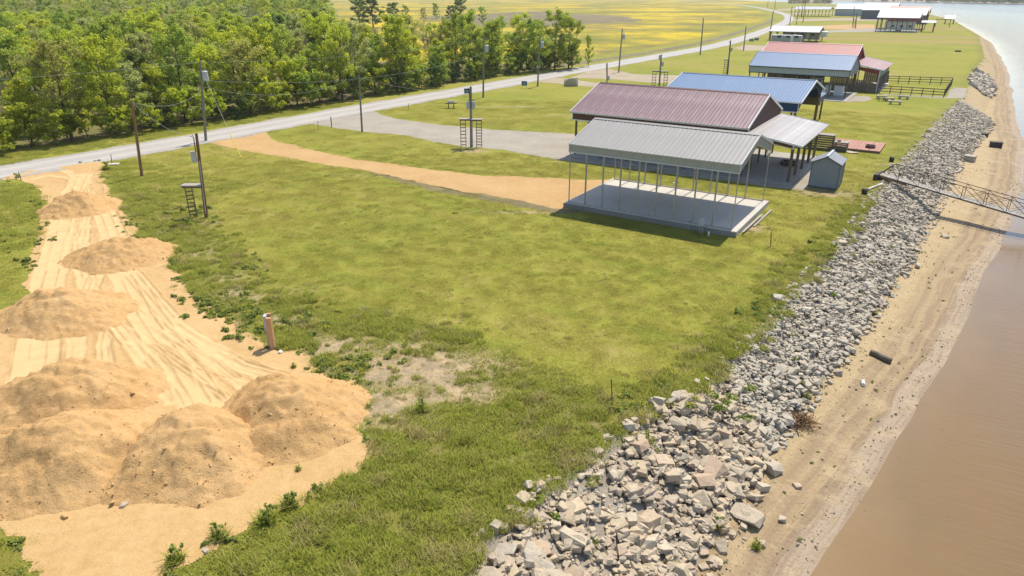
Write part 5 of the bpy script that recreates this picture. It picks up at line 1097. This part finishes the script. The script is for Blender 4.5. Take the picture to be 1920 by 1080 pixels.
m.build('twigs', 'brush', t); MB().tube([(-.1, 0, .1), (-.3, -.4, .05), (-.35, -.8, .03)], .02).build('stem', 'dark_log', t)
for px, py, lb, m_, s in ((1866, 276, 'dark dock float stranded on the beach', 'dark_iron', (1.15, .75, .62)), (1817, 302, 'grey concrete block at the riprap toe', 'rock', (.95, .9, .6)), (1846, 256, 'dark crate lodged in the riprap', 'dark_wood', (.7, .5, .4))):
    x, y, z = beach_pt(px, py); t = thing('dock_float' if 'float' in lb else 'block' if 'block' in lb else 'crate', lb, 'float' if 'float' in lb else 'block' if 'block' in lb else 'crate', (x, y, z), ROT + R(-.3, .3))
    bevel(box_part('body', t, m_, -s[0] / 2, s[0] / 2, -s[1] / 2, s[1] / 2, -.05, s[2] * .8), .05); bevel(box_part('lid', t, m_, -s[0] / 2 - .03, s[0] / 2 + .03, -s[1] / 2 - .03, s[1] / 2 + .03, s[2] * .8, s[2]), .03)
x, y = G(955 - 330 + 10 + 1180, 97); o = MB().box(-.7, .7, -.25, .25, 0, .35).build('trough', 'plastic_black', None, (*G(1796, 97), 0), ROT); bevel(o, .05); tag(o, 'low black trough alone on the bright lawn by the lake', 'trough')

# ---------------------------------------------------------------- trees
def leaves_mesh(name, cl, n, size, mat, r, flat=.8):
    """leaf-sized faces spread through the clumps (centre, radius)"""
    g = np.random.default_rng(r); C = np.array([c for c, _ in cl], float); Rr = np.array([q for _, q in cl]); w = Rr ** 2; w /= w.sum()
    k = g.choice(len(cl), n, p=w); d = g.normal(size=(n, 3)); d /= np.linalg.norm(d, axis=1)[:, None]
    rad = Rr[k] * (.35 + .7 * g.random(n) ** .6); P = C[k] + d * rad[:, None] * (1, 1, flat)
    N = d * .5 + g.normal(size=(n, 3)) * .55 + (0, 0, .35); N /= np.linalg.norm(N, axis=1)[:, None]
    T = np.cross(N, g.normal(size=(n, 3))); T /= np.linalg.norm(T, axis=1)[:, None]; B = np.cross(N, T)
    L = size * (.6 + .8 * g.random(n))[:, None]; W = L * .33
    V = np.stack([P - T * L * .5, P + B * W - N * L * .06, P + T * L * .5 - N * L * .16, P - B * W - N * L * .06], 1).reshape(-1, 3)
    return np_mesh(name, V, np.arange(4 * n).reshape(n, 4), mat)
def grow(seed, H_, Rc, base=.28, limbs=11, sub=2, lean=.06, shape='round', thick=1.0):
    r = random.Random(seed); m = MB(); clumps = []; n = 7; lx, ly = r.uniform(-lean, lean) * H_, r.uniform(-lean, lean) * H_
    path = [Vector((lx * (i / n) ** 1.5 + r.uniform(-.08, .08) * (i > 0), ly * (i / n) ** 1.5 + r.uniform(-.08, .08) * (i > 0), H_ * .9 * i / n)) for i in range(n + 1)]
    tr = .016 * H_ * thick; m.tube([p if i else p - Vector((0, 0, .1)) for i, p in enumerate(path)], [tr * (1 - .82 * i / n) * (1.35 if i == 0 else 1) for i in range(n + 1)], 7, cap=False)
    az = r.uniform(0, 6)
    for k in range(limbs):
        t = base + (1 - base) * (k + r.uniform(0, .8)) / limbs; t = min(t, .98); i = min(int(t * n), n - 1); p0 = path[i].lerp(path[i + 1], t * n - i)
        q = (t - base) / (1 - base); prof = {'round': math.sqrt(max(.08, 1 - (q * 1.7 - .65) ** 2 * .75)), 'cone': 1.05 - q * .9, 'column': .8 - .3 * q, 'spread': .55 + .6 * q * (1.3 - q * .6)}[shape]
        az += 2.4 + r.uniform(-.4, .4); el = r.uniform(.15, .6) + q * .5; L = Rc * prof * r.uniform(.72, 1.12); d = Vector((math.cos(az) * math.cos(el), math.sin(az) * math.cos(el), math.sin(el)))
        pts = [p0, p0 + d * L * .45 + Vector((0, 0, -.04 * L)), p0 + d * L + Vector((r.uniform(-.1, .1), r.uniform(-.1, .1), .14)) * L]; br = tr * (1 - .75 * t) * .55
        m.tube(pts, [br, br * .6, br * .22], 5, cap=False)
        for c, s in ((.32, .8), (.65, .95), (1.0, 1.05)): clumps.append((p0 + (pts[2] - p0) * c + Vector((r.uniform(-.12, .12), r.uniform(-.12, .12), r.uniform(-.05, .15))) * Rc, Rc * r.uniform(.13, .22) * s))
        for b in range(sub):
            s0 = r.uniform(.35, .75); a2 = az + r.choice((-1, 1)) * r.uniform(.5, 1.1); e2 = el + r.uniform(-.2, .6); d2 = Vector((math.cos(a2) * math.cos(e2), math.sin(a2) * math.cos(e2), math.sin(e2))); q0 = p0 + (pts[2] - p0) * s0; q1 = q0 + d2 * L * r.uniform(.35, .6)
            m.tube([q0, q0.lerp(q1, .5) + Vector((0, 0, .05)), q1], [br * .5, br * .35, br * .15], 4, cap=False); clumps.append((q1, Rc * r.uniform(.12, .2))); clumps.append((q0.lerp(q1, .5) + Vector((r.uniform(-.1, .1), r.uniform(-.1, .1), .1)) * Rc, Rc * r.uniform(.1, .17)))
    clumps.append((path[-1] + Vector((0, 0, .03 * H_)), Rc * .24)); return m, [((c.x, c.y, c.z), q) for c, q in clumps]
PROTO = {}
def proto(kind, seed, H_, Rc, leafmat, n, size, bark='bark', twigs=0, flat=.8, **kw):
    m, cl = grow(seed, H_, Rc, **kw); rr = random.Random(seed + 99)
    for _ in range(twigs):
        c, q = rr.choice(cl); a = Vector(c); d = Vector((rr.gauss(0, 1), rr.gauss(0, 1), rr.gauss(.5, .8))).normalized() * q * rr.uniform(1, 2.0); m.tube([a - d * .6, a + d * .3, a + d], [.022, .015, .006], 3, cap=False)
    PROTO.setdefault(kind, []).append((m.mesh('trunk', bark), leaves_mesh('crown', cl, n, size, leafmat, seed, flat)))
for s in range(3): proto('lime', 100 + s, 8.2, 3.0, 'leaf_lime', 5600, .25, limbs=17, sub=3, shape='spread' if s == 1 else 'round', base=.10)
for s in range(3): proto('mid', 110 + s, 8.6, 2.9, 'leaf_mid', 5600, .24, limbs=18, sub=3, base=.07)
for s in range(2): proto('olive', 120 + s, 8.0, 2.8, 'leaf_olive', 4000, .22, limbs=16, sub=3, twigs=150, base=.12)
for s in range(2): proto('dark', 130 + s, 8.8, 2.5, 'leaf_dark', 5600, .25, limbs=18, sub=3, shape='round', base=.06)
for s in range(2): proto('pale', 140 + s, 8.6, 2.5, 'leaf_pale', 4600, .22, 'grey_bark', 200, limbs=17, sub=3, base=.12, shape='round')
for s in range(2): proto('bare', 150 + s, 7.6, 2.6, 'leaf_olive', 900, .22, 'grey_bark', 420, limbs=15, base=.2, sub=3)
for s in range(2): proto('bush', 160 + s, 2.7, 1.55, 'leaf_mid', 1900, .20, limbs=11, base=.03, thick=.8)
for s in range(2): proto('dark_bush', 170 + s, 2.5, 1.5, 'leaf_dark', 1900, .2, limbs=11, base=.03, thick=.8)
for s in range(2): proto('brown_bush', 180 + s, 2.4, 1.5, 'leaf_rust', 900, .19, 'grey_bark', 260, limbs=11, base=.03, thick=.8, sub=3)
for s in range(2): proto('lime_bush', 190 + s, 2.8, 1.7, 'leaf_lime', 1900, .22, limbs=11, base=.03, thick=.8)
WORDS = {'lime': 'lime-green leafy tree', 'mid': 'mid-green leafy tree', 'olive': 'olive-tinged half-leafed tree', 'dark': 'dark evergreen tree', 'pale': 'pale feathery spring tree', 'bare': 'grey near-bare twiggy tree',
         'bush': 'green bush', 'dark_bush': 'dark green bush', 'brown_bush': 'brown twiggy bush', 'lime_bush': 'lime-green bush'}
ORD = ['first', 'second', 'third', 'fourth', 'fifth', 'sixth', 'seventh', 'eighth', 'ninth', 'tenth', 'eleventh', 'twelfth', 'thirteenth', 'fourteenth', 'fifteenth', 'sixteenth', 'seventeenth', 'eighteenth', 'nineteenth', 'twentieth', 'twenty-first', 'twenty-second', 'twenty-third', 'twenty-fourth', 'twenty-fifth', 'twenty-sixth', 'twenty-seventh', 'twenty-eighth', 'twenty-ninth', 'thirtieth', 'thirty-first', 'thirty-second', 'thirty-third', 'thirty-fourth', 'thirty-fifth']
def plant(kind, x, y, k, label, cat, name, group=None, sz=None):
    tk, cr = random.choice(PROTO[kind]); t = thing(name, label, cat, (x, y, 0), R(0, 6.28), group); z = k * R(.92, 1.1); t.scale = sz or (k, k, z)
    link('stems' if 'bush' in kind else 'trunk', tk, t); link('foliage' if 'bush' in kind else 'crown', cr, t); return t
def px_of(x, y, z=0):
    dz = z - CAM_H; zc = y * CP - dz * SP; return 960 + FPX * x / zc, 540 - FPX * (y * SP + dz * CP) / zc
KIT = bpy.data.collections.new('grass_kit')
kit = []
def kit_add(me): o = bpy.data.objects.new('%02d_%s' % (len(kit), me.name), me); KIT.objects.link(o); kit.append(o); return len(kit) - 1
def field_of(name, label, P, idx, rot, scl):
    me = bpy.data.meshes.new(name); n = len(P); me.vertices.add(n); me.vertices.foreach_set('co', np.asarray(P, np.float32).ravel())
    a = me.attributes.new('idx', 'INT', 'POINT'); a.data.foreach_set('value', np.asarray(idx, np.int32)); a = me.attributes.new('turn', 'FLOAT_VECTOR', 'POINT'); tv = np.zeros((n, 3), np.float32); tv[:, 2] = rot; a.data.foreach_set('vector', tv.ravel())
    a = me.attributes.new('scl', 'FLOAT_VECTOR', 'POINT'); a.data.foreach_set('vector', np.asarray(scl, np.float32).ravel()); o = link(name, me); tag(o, label, None, None, 'stuff')
    ng = bpy.data.node_groups.new(name, 'GeometryNodeTree'); ng.interface.new_socket('Geometry', in_out='INPUT', socket_type='NodeSocketGeometry'); ng.interface.new_socket('Geometry', in_out='OUTPUT', socket_type='NodeSocketGeometry')
    N = ng.nodes; I, Ou = N.new('NodeGroupInput'), N.new('NodeGroupOutput'); ip = N.new('GeometryNodeInstanceOnPoints'); ci = N.new('GeometryNodeCollectionInfo'); ci.inputs[0].default_value = KIT; ci.inputs[1].default_value = True; ci.inputs[2].default_value = True
    def na(nm, ty): q = N.new('GeometryNodeInputNamedAttribute'); q.data_type = ty; q.inputs[0].default_value = nm; return [s for s in q.outputs if s.enabled and s.name == 'Attribute'][0]
    ng.links.new(I.outputs[0], ip.inputs['Points']); ng.links.new(ci.outputs[0], ip.inputs['Instance']); ip.inputs['Pick Instance'].default_value = True
    ng.links.new(na('idx', 'INT'), ip.inputs['Instance Index']); ng.links.new(na('turn', 'FLOAT_VECTOR'), ip.inputs['Rotation']); ng.links.new(na('scl', 'FLOAT_VECTOR'), ip.inputs['Scale']); ng.links.new(ip.outputs[0], Ou.inputs[0])
    md = o.modifiers.new('scatter', 'NODES'); md.node_group = ng; return o
def wood():
    rnd = random.Random(5); front = []
    FU = lambda v: float(np.interp(v, [-60, -13, 20, 60, 92], [-54.5, -53.6, -52.0, -50.6, -50.0]))
    v = -30.0; seq = ['lime', 'mid', 'olive', 'lime', 'bare', 'lime', 'olive', 'lime', 'pale', 'lime', 'mid', 'lime', 'olive', 'lime', 'lime', 'mid', 'lime', 'pale', 'mid', 'lime', 'mid', 'lime', 'mid', 'lime', 'mid', 'mid', 'mid']; i = 0
    while v < 90:
        front.append((seq[i % len(seq)], *XY(FU(v) - rnd.uniform(.8, 3.4), v), rnd.uniform(.68, 1.14))); v += rnd.uniform(3.0, 4.6); i += 1
    by = {}
    for f in sorted(front, key=lambda f: px_of(f[1], f[2])[0]): by.setdefault(f[0], []).append(f)
    for k, L in by.items():
        L = [f for f in L if -120 < px_of(f[1], f[2])[0] < 1200]
        for j, (kind, x, y, s) in enumerate(L): plant(kind, x, y, s, f"{WORDS[kind]} in the wood's front row, {ORD[min(j, 34)]} such from left", 'tree', 'broadleaf_tree', 'front row of the wood')
    # bushes at the foot of the wood
    by = {}; v = -28.0
    while v < 92:
        kind = rnd.choice(['bush', 'lime_bush', 'dark_bush', 'brown_bush', 'lime_bush', 'bush'] if v < 30 else ['bush', 'lime_bush', 'bush', 'dark_bush', 'lime_bush', 'bush'])
        by.setdefault(kind, []).append((*XY(FU(v) + rnd.uniform(-1.6, .9), v), rnd.uniform(.7, 1.35))); v += rnd.uniform(1.25, 2.2)
    for kind, L in by.items():
        L = [f for f in sorted(L, key=lambda f: px_of(f[0], f[1])[0]) if -60 < px_of(f[0], f[1])[0] < 1150]
        for j, (x, y, s) in enumerate(L): plant(kind, x, y, s, f"{WORDS[kind]} at the roadside foot of the wood, {ORD[min(j, 34)]} such from the left", 'bush', 'shrub', 'bushes at the foot of the wood')
    # the wood behind
    n = 0; pts = []
    far = []; made = {}
    for _ in range(52000):
        y = rnd.uniform(45, 720); x = y * rnd.uniform(-.83, .12)
        if rnd.random() > (420 - y) / 300 + .12 and rnd.random() > .25: continue
        if not inpoly(np.array(x), np.array(y), WOODP): continue
        u, v = UV(x, y); dep = FU(v) - u
        if dep < 4.5: continue
        d = math.hypot(x, y); sp = 4.4 if d < 110 else 5.6 if d < 150 else 7.5 if d < 220 else 10 if d < 420 else 15
        if all((x - a) ** 2 + (y - b) ** 2 > sp * sp for a, b, *_ in pts): pts.append((x, y, dep, d, v))
    pts.sort(key=lambda q: q[3])
    for i, (x, y, dep, d, v) in enumerate(pts):
        px = px_of(x, y)[0]
        kind = rnd.choices(['lime', 'mid', 'olive', 'dark', 'pale', 'bare'], [34, 26, 12, 3, 14, 11] if dep < 45 else [28, 34, 14, 4, 16, 4])[0]
        s = rnd.uniform(.82, 1.15); k = s * (1.0 if d < 150 else 1.2 if d < 400 else 1.6)
        if i >= 240: far.append((x, y, kind, k, s * (1.25 if d > 330 else 1))); continue
        band = 'behind the front row' if dep < 12 else 'midway into the wood' if dep < 40 else 'deep in the wood'
        side = 'at far left' if px < 150 else 'left of near transformer pole' if px < 375 else 'right of near transformer pole' if px < 560 else 'left of slim bare pole' if px < 675 else 'right of slim bare pole' if px < 800 else 'near the far sign pole'
        made.setdefault((kind, band, side), []).append((px, plant(kind, x, y, k, f"{WORDS[kind]} {band}, {side}", 'tree', 'broadleaf_tree', f"{kind} trees {band}, {side}", (k, k, s * rnd.uniform(.95, 1.1)))))
    for L in made.values():
        if 1 < len(L) <= 35:
            for j, (px, o) in enumerate(sorted(L, key=lambda q: q[0])): o['label'] = o['label'] + f', {ORD[j]} from left'
    order = {}
    for kk, lst in PROTO.items():
        for a, (tk, cr) in enumerate(lst): order[(kk, a)] = kit_add(cr)
    if far:
        P = np.array([(x, y, 0) for x, y, *_ in far]); field_of('deep_wood', 'treetops of the far wood merging into one canopy', P, [order[(f[2], rnd.randrange(len(PROTO[f[2]])))] for f in far], RNG.random(len(far)) * 6.28, np.array([(f[3], f[3], f[4] * 1.05) for f in far]))
    return len(front), len(pts)
print('wood', wood())
for kind, px, py, k, lb in (('mid', 1040, 131, 1.28, 'largest green tree at the right end of the wood, behind a transformer pole'), ('mid', 1002, 136, 1.0, 'green tree filling the left of the end clump beside the pole'), ('mid', 1066, 129, 1.12, 'last green tree of the wood before the open meadow'), ('dark', 1072, 128, .62, 'short dark tree at the very right end of the wood'),
                            ('dark', 700, 52, 1.7, 'large dark tree standing in the meadow at the back left'), ('dark', 675, 50, 1.6, 'dark tree on the left of the meadow pair at the back'), ('dark', 738, 45, 1.35, 'narrow dark tree alone at the meadow top'), ('mid', 760, 40, .9, 'small green tree right of the narrow dark meadow tree'), ('olive', 795, 42, .9, 'small olive tree on the meadow behind the wood'), ('dark', 862, 44, 1.55, 'tall dark tree on the meadow right of centre'),
                            ('dark', 845, 40, 1.1, 'shorter dark tree left of the tall meadow tree'), ('mid', 905, 46, .95, 'round green tree on the meadow beside the brown scrub'), ('mid', 885, 46, .75, 'small green tree between the meadow trees'), ('mid', 818, 36, 1.0, 'thin green tree far on the meadow')):
    plant(kind, *G(px, py), k, lb, 'tree', 'broadleaf_tree', None, (k * 1.25, k * 1.25, k * .82) if kind == 'dark' else None)
plant('mid', *G(1103, 125), .62, 'slender young tree alone beside the road and meadow', 'tree', 'young_tree', None, (.36, .36, .68))

# ---------------------------------------------------------------- grass
def blade_mesh(name, seed, n, rad, hmin, hmax, wid, mat, lean=.5, curve=True):
    g = np.random.default_rng(seed); a = g.random(n) * 6.283; r = rad * np.sqrt(g.random(n)); P = np.stack([np.cos(a) * r, np.sin(a) * r, np.full(n, -.01)], 1)
    h = hmin + (hmax - hmin) * g.random(n) ** 1.3; b = g.random(n) * 6.283; ln = h * lean * (.3 + g.random(n)); D = np.stack([np.cos(b) * ln, np.sin(b) * ln, h], 1); S = np.stack([-np.sin(b), np.cos(b), 0 * b], 1) * wid * (.6 + .8 * g.random(n))[:, None]
    mid = P + D * (.45, .45, .62); V = np.stack([P - S, P + S, mid + S * .7, P + D, mid - S * .7], 1).reshape(-1, 3)
    i = np.arange(n)[:, None] * 5; F = np.concatenate([i + (0, 1, 2), i + (0, 2, 4), i + (4, 2, 3)])
    return np_mesh(name, V, F, mat)
def leafy_mesh(name, seed, n, rad, h, size, mat, mat2=None, n2=0):
    g = np.random.default_rng(seed); cl = [((float(g.normal(0, rad * .45)), float(g.normal(0, rad * .45)), float(h * (.3 + .5 * g.random()))), rad * .45) for _ in range(7)]
    me = leaves_mesh(name, cl, n, size, mat, seed, h / rad * .7)
    if mat2:
        bm = bmesh.new(); bm.from_mesh(me)
        for _ in range(n2):
            c = Vector((g.normal(0, rad * .5), g.normal(0, rad * .5), h * (.8 + .4 * g.random()))); s = .014
            f = bm.faces.new([bm.verts.new(c + Vector(q)) for q in ((-s, -s, 0), (s, -s, .005), (s, s, 0), (-s, s, .008))]); f.material_index = 1
        bm.to_mesh(me); bm.free(); me.materials.append(M[mat2])
    return me
TURF = [kit_add(blade_mesh('turf', 300 + i, 190, .42, .012, .042, .009, 'turf', 1.5)) for i in range(4)]
TALL = [kit_add(blade_mesh('tall', 310 + i, 150, .27, .05, .22, .009, 'tall_grass', .9)) for i in range(4)]
MEDI = [kit_add(blade_mesh('medium', 320 + i, 140, .36, .03, .12, .009, 'tall_grass', 1.1)) for i in range(3)]
DRYG = [kit_add(blade_mesh('dry', 330 + i, 90, .30, .06, .30, .008, 'dry_grass', 1.0)) for i in range(2)]
WEED = [kit_add(leafy_mesh('weed', 340 + i, 150, .22, .22, .10, 'weed_leaf')) for i in range(3)]
FLOW = [kit_add(leafy_mesh('flower', 350 + i, 90, .22, .18, .08, 'weed_leaf', 'yellow_flower', 16)) for i in range(2)]
BLD = [(-.3, 12.0, -.3, 8.1), (-8.0, 12.2, 14.4, 27), (13.2, 15.4, 15.1, 17.7), (11.9, 16.7, 31.4, 36.3), (-5.6, 8.7, 66.1, 78), (6.4, 11.4, 80.5, 94.1)]
def grass_ok(x, y, soft=.0):
    u, v = UV(x, y); ok = u < UT(v) + soft
    for p in (PAD, DRIVE, GRAVEL, DRIVE3, DRIVE4): ok &= ~inpoly(x + (vnoise(x * 1.2, y * 1.2, 91) - .5) * .7, y + (vnoise(x * 1.2, y * 1.2, 92) - .5) * .7, p)
    ok &= ~((u < -41.3) & (u > -48.0 - .5))
    for a, b, c, d in BLD: ok &= ~((u > a) & (u < b) & (v > c) & (v < d))
    return ok, u, v
def wedge(r0, r1, dens):
    A = 1.72 if r1 < 45 else 1.45; n = int(.5 * A * (r1 * r1 - r0 * r0) * dens); r = np.sqrt(r0 * r0 + (r1 * r1 - r0 * r0) * RNG.random(n)); a = (RNG.random(n) - .5) * A; return np.sin(a) * r, np.cos(a) * r
P, I_, S_ = [], [], []
for r0, r1, dens, sx in ((11, 24, 16, .85), (24, 40, 9, 1.0), (40, 65, 4.5, 1.35), (65, 100, 1.5, 2.0)):
    x, y = wedge(r0, r1, dens); ok, u, v = grass_ok(x, y); b = bare_mask(x, y); ok &= RNG.random(len(x)) > b * 1.5; ok &= (u > -53) & (RNG.random(len(x)) < .75 + .4 * fbm(x * .6, y * .6, 93)); x, y = x[ok], y[ok]
    n = len(x); P.append(np.stack([x, y, np.zeros(n)], 1)); I_.append(RNG.choice(TURF, n)); k = sx * (.75 + .5 * RNG.random(n)); S_.append(np.stack([k, k, (.6 + .8 * RNG.random(n)) * min(1.3, sx)], 1))
P, I_, S_ = np.concatenate(P), np.concatenate(I_), np.concatenate(S_); field_of('lawn_grass', 'short mown yellow-green lawn grass', P, I_, RNG.random(len(P)) * 6.28, S_); NG = len(P)
P, I_, S_ = [], [], []
def addg(x, y, kinds, smin, smax, z=None):
    n = len(x)
    if n: P.append(np.stack([x, y, np.zeros(n) if z is None else z], 1)); I_.append(RNG.choice(kinds, n)); k = smin + (smax - smin) * RNG.random(n); S_.append(np.stack([k, k, k * (.75 + .5 * RNG.random(n))], 1))
for r0, r1, dens in ((11, 30, 17), (30, 58, 8)):
    x, y = wedge(r0, r1, dens); ok, u, v = grass_ok(x, y, .3); rm = rough_mask(x, y); b = bare_mask(x, y); cl = fbm(x * .55, y * .55, 94, 3); f2 = fbm(x * 1.7, y * 1.7, 95, 2)
    ok &= (RNG.random(len(x)) < rm * (1.2 - b * 1.55) - .08 * (b > .3)); dry = ok & (f2 > .64) & (RNG.random(len(x)) < .45); tall = ok & ~dry & ((cl + f2 * .5) > .80); med = ok & ~dry & ~tall
    addg(x[tall], y[tall], TALL, .7, 1.25); addg(x[med], y[med], MEDI, .8, 1.3); addg(x[dry], y[dry], DRYG, .7, 1.2)
x, y = wedge(12, 60, 9); ok, u, v = grass_ok(x, y); b = bare_mask(x, y); ok &= (b > .16) & (RNG.random(len(x)) < .4); addg(x[ok], y[ok], DRYG, .2, .5); ok &= (RNG.random(len(x)) < .13); addg(x[ok], y[ok], MEDI + TALL, .4, .9)
# left verge and the far side of the road
x, y = wedge(28, 100, 3.0); ok, u, v = grass_ok(x, y); ok &= ((u < -47.8) & (u > -53)) | ((u < -24) & (v < -8) & (u > -42)); addg(x[ok], y[ok], MEDI, .9, 1.6)
# scattered darker tufts in the lawn
x, y = wedge(16, 75, 1.1); ok, u, v = grass_ok(x, y); ok &= (u > -40) & (fbm(x * .35, y * .35, 96) * .6 + vnoise(x * 1.1, y * 1.1, 89) * .4 > .50); addg(x[ok], y[ok], MEDI, .35, .8)
x, y = wedge(16, 70, .8); ok, u, v = grass_ok(x, y); ok &= (u > -40) & (vnoise(x * .8, y * .8, 88) > .55); addg(x[ok], y[ok], DRYG, .2, .5)
x, y = wedge(13, 60, 2.5); ok, u, v = grass_ok(x, y, .9); d = UT(v) - u; ok &= (d < .9) & (d > -.9) & (fbm(v * .3, u * .2, 97) > .46); addg(x[ok], y[ok], TALL + DRYG, .6, 1.15, -.25 * np.clip(-d[ok], 0, 1))
P, I_, S_ = np.concatenate(P), np.concatenate(I_), np.concatenate(S_); field_of('tall_grass', 'tufted unmown grass along pad, stones and road', P, I_, RNG.random(len(P)) * 6.28, S_); NG2 = len(P)
P, I_, S_ = [], [], []
edge = np.array(ragged(PAD, .5, .22, 40)); nrm = RNG.normal(size=edge.shape) * .28; ex, ey = (edge + nrm).T; k = (fbm(ex * .45, ey * .45, 98) > .50) & (ey > 12.5); addg(ex[k], ey[k], WEED * 3 + MEDI + TALL + FLOW, .35, .8)
for px, py, rad, n in ((430, 585, 1.1, 60), (365, 395, 1.0, 26), (560, 610, 1.4, 25), (400, 560, 1.2, 30), (470, 620, 1.2, 30), (20, 450, 3, 20), (1185, 770, .7, 20), (1440, 590, 1.2, 20), (1560, 480, 1.5, 16), (690, 690, 2, 22), (620, 690, 1.2, 24), (660, 720, 1, 18), (330, 420, 2, 26), (450, 500, 2.2, 18), (1300, 740, 1.2, 14)):
    x, y = G(px, py); addg(x + RNG.normal(0, rad * .6, n), y + RNG.normal(0, rad * .6, n), FLOW + WEED, .45, 1.0)
x, y = wedge(14, 75, 1.2); u, v = UV(x, y); t_ = (UB(v) + .3 - u) / np.maximum(UW(v) - UB(v), .5); k = (t_ < 0) & (t_ > -.62) & (RNG.random(len(x)) < .75 * fbm(x * .5, y * .5, 99)); addg(x[k], y[k], WEED, .15, .42, zland(u[k], v[k]))
x, y = wedge(14, 60, .25); u, v = UV(x, y); k = (u > UT(v) + .3) & (u < UB(v) - .3); addg(x[k], y[k], WEED + MEDI, .5, 1.0, zland(u[k], v[k]) + .05)
P, I_, S_ = np.concatenate(P), np.concatenate(I_), np.concatenate(S_); field_of('weeds', 'low weeds and yellow flowers on verge and beach', P, I_, RNG.random(len(P)) * 6.28, S_); print('grass', NG, NG2, len(P))
# weeds that stand alone
for k, (px, py, s, lb) in enumerate(((330, 1052, 1.35, 'dark green weed clump lowest on the sand edge'), (412, 1008, 1.3, 'dark weed clump second from the bottom of the sand edge'), (500, 978, 1.6, 'largest dark weed clump on the sand edge'), (545, 948, 1.4, 'dark weed clump nearest the reddish pile on the sand edge'), (560, 882, .5, 'tiny green weed alone on the near sand'), (551, 690, .6, 'single small weed on the sand above the reddish pile'),
                                   (352, 424, 1.6, 'dark shrubby weed beside the single ladder'), (790, 770, 1.3, 'brownish weed on the dry patch'), (1427, 876, 1.0, 'bright green weed at the riprap toe'), (1418, 1027, .8, 'small green weed near the bottom stones'), (1343, 985, 1.1, 'green weed beside the near riprap toe'), (1510, 745, .9, 'green weed above the brush pile'), (200, 318, 1.9, 'dark bush at the pad entrance by the road'), (1640, 300 + 290, .8, 'low weed on the beach by the driftwood'))):
    x, y, z = beach_pt(px, py) if px > 1250 else (*G(px, py), .02); m, cl = grow(700 + k, .30, .17, base=.05, limbs=7, sub=1, thick=.5); t = thing('weed_clump', lb, 'weed', (x, y, z), R(0, 6)); t.scale = (s, s, s)
    m.build('stems', 'bark', t); link('leaves', leaves_mesh('leaves', cl, 200, .055, 'weed_leaf', 700 + k), t); link('blades', blade_mesh('blades', 720 + k, 230, .17, .06, .26, .008, 'tall_grass', 1.3), t)

# ---------------------------------------------------------------- far shore
fs = [G(a, b, WATER_Z) for a, b in ((1500, 1.5), (1600, 2.5), (1735, 4.5), (1800, 6), (1860, 7), (1930, 8), (2100, 10))]
pts = [(x, y, -2.0) for x, y in fs] + [(x * 4, y * 4, -2.0) for x, y in fs[::-1]]; me = bpy.data.meshes.new('far_shore'); me.from_pydata(pts, [], [tuple(range(len(pts)))[::-1]]); me.materials.append(M['tan_gravel']); me.update(); tag(link('far_shore', me), 'low far shore across the lake', None, None, 'structure')
def far_wood(name, label, line, n, h, mat, depth=60):
    C = []
    for _ in range(n):
        i = random.randrange(len(line) - 1); t = R(0, 1); d = 1 + R(.002, depth / 1000); x = (line[i][0] + (line[i + 1][0] - line[i][0]) * t) * d; y = (line[i][1] + (line[i + 1][1] - line[i][1]) * t) * d; hh = h * R(.6, 1.15)
        for q in range(4): C.append(((x + R(-3, 3), y + R(-3, 3), -2 + hh * R(.25, .85)), hh * R(.22, .34)))
    tag(link(name, leaves_mesh('far_wood', C, n * 60, 2.4, mat, 5)), label, None, None, 'stuff')
far_wood('far_wood', 'dark line of woodland on the far shore', fs[1:], 420, 13, 'leaf_dark', 90)
far_wood('far_grove', 'hazy distant trees along the lake beyond the houses', [G(1480, 7), G(1530, 6), G(1560, 5.5)], 60, 11, 'leaf_rust', 60)
# ---------------------------------------------------------------- haze
n_ = NT('haze'); n_.n.remove(n_.bsdf); pv_ = n_.new('ShaderNodeVolumePrincipled'); pv_.inputs['Density'].default_value = 0.00014; pv_.inputs['Color'].default_value = (0.93, 0.95, 1.0, 1); pv_.inputs['Anisotropy'].default_value = 0.2
n_.l.new(pv_.outputs[0], n_.out.inputs['Volume']); M['haze'] = n_.m; n_.m.cycles.homogeneous_volume = True
tag(MB().box(-9000, 9000, -200, 9500, -8, 22).build('haze', 'haze'), 'thin spring haze over the lots and lake', None, None, 'stuff')
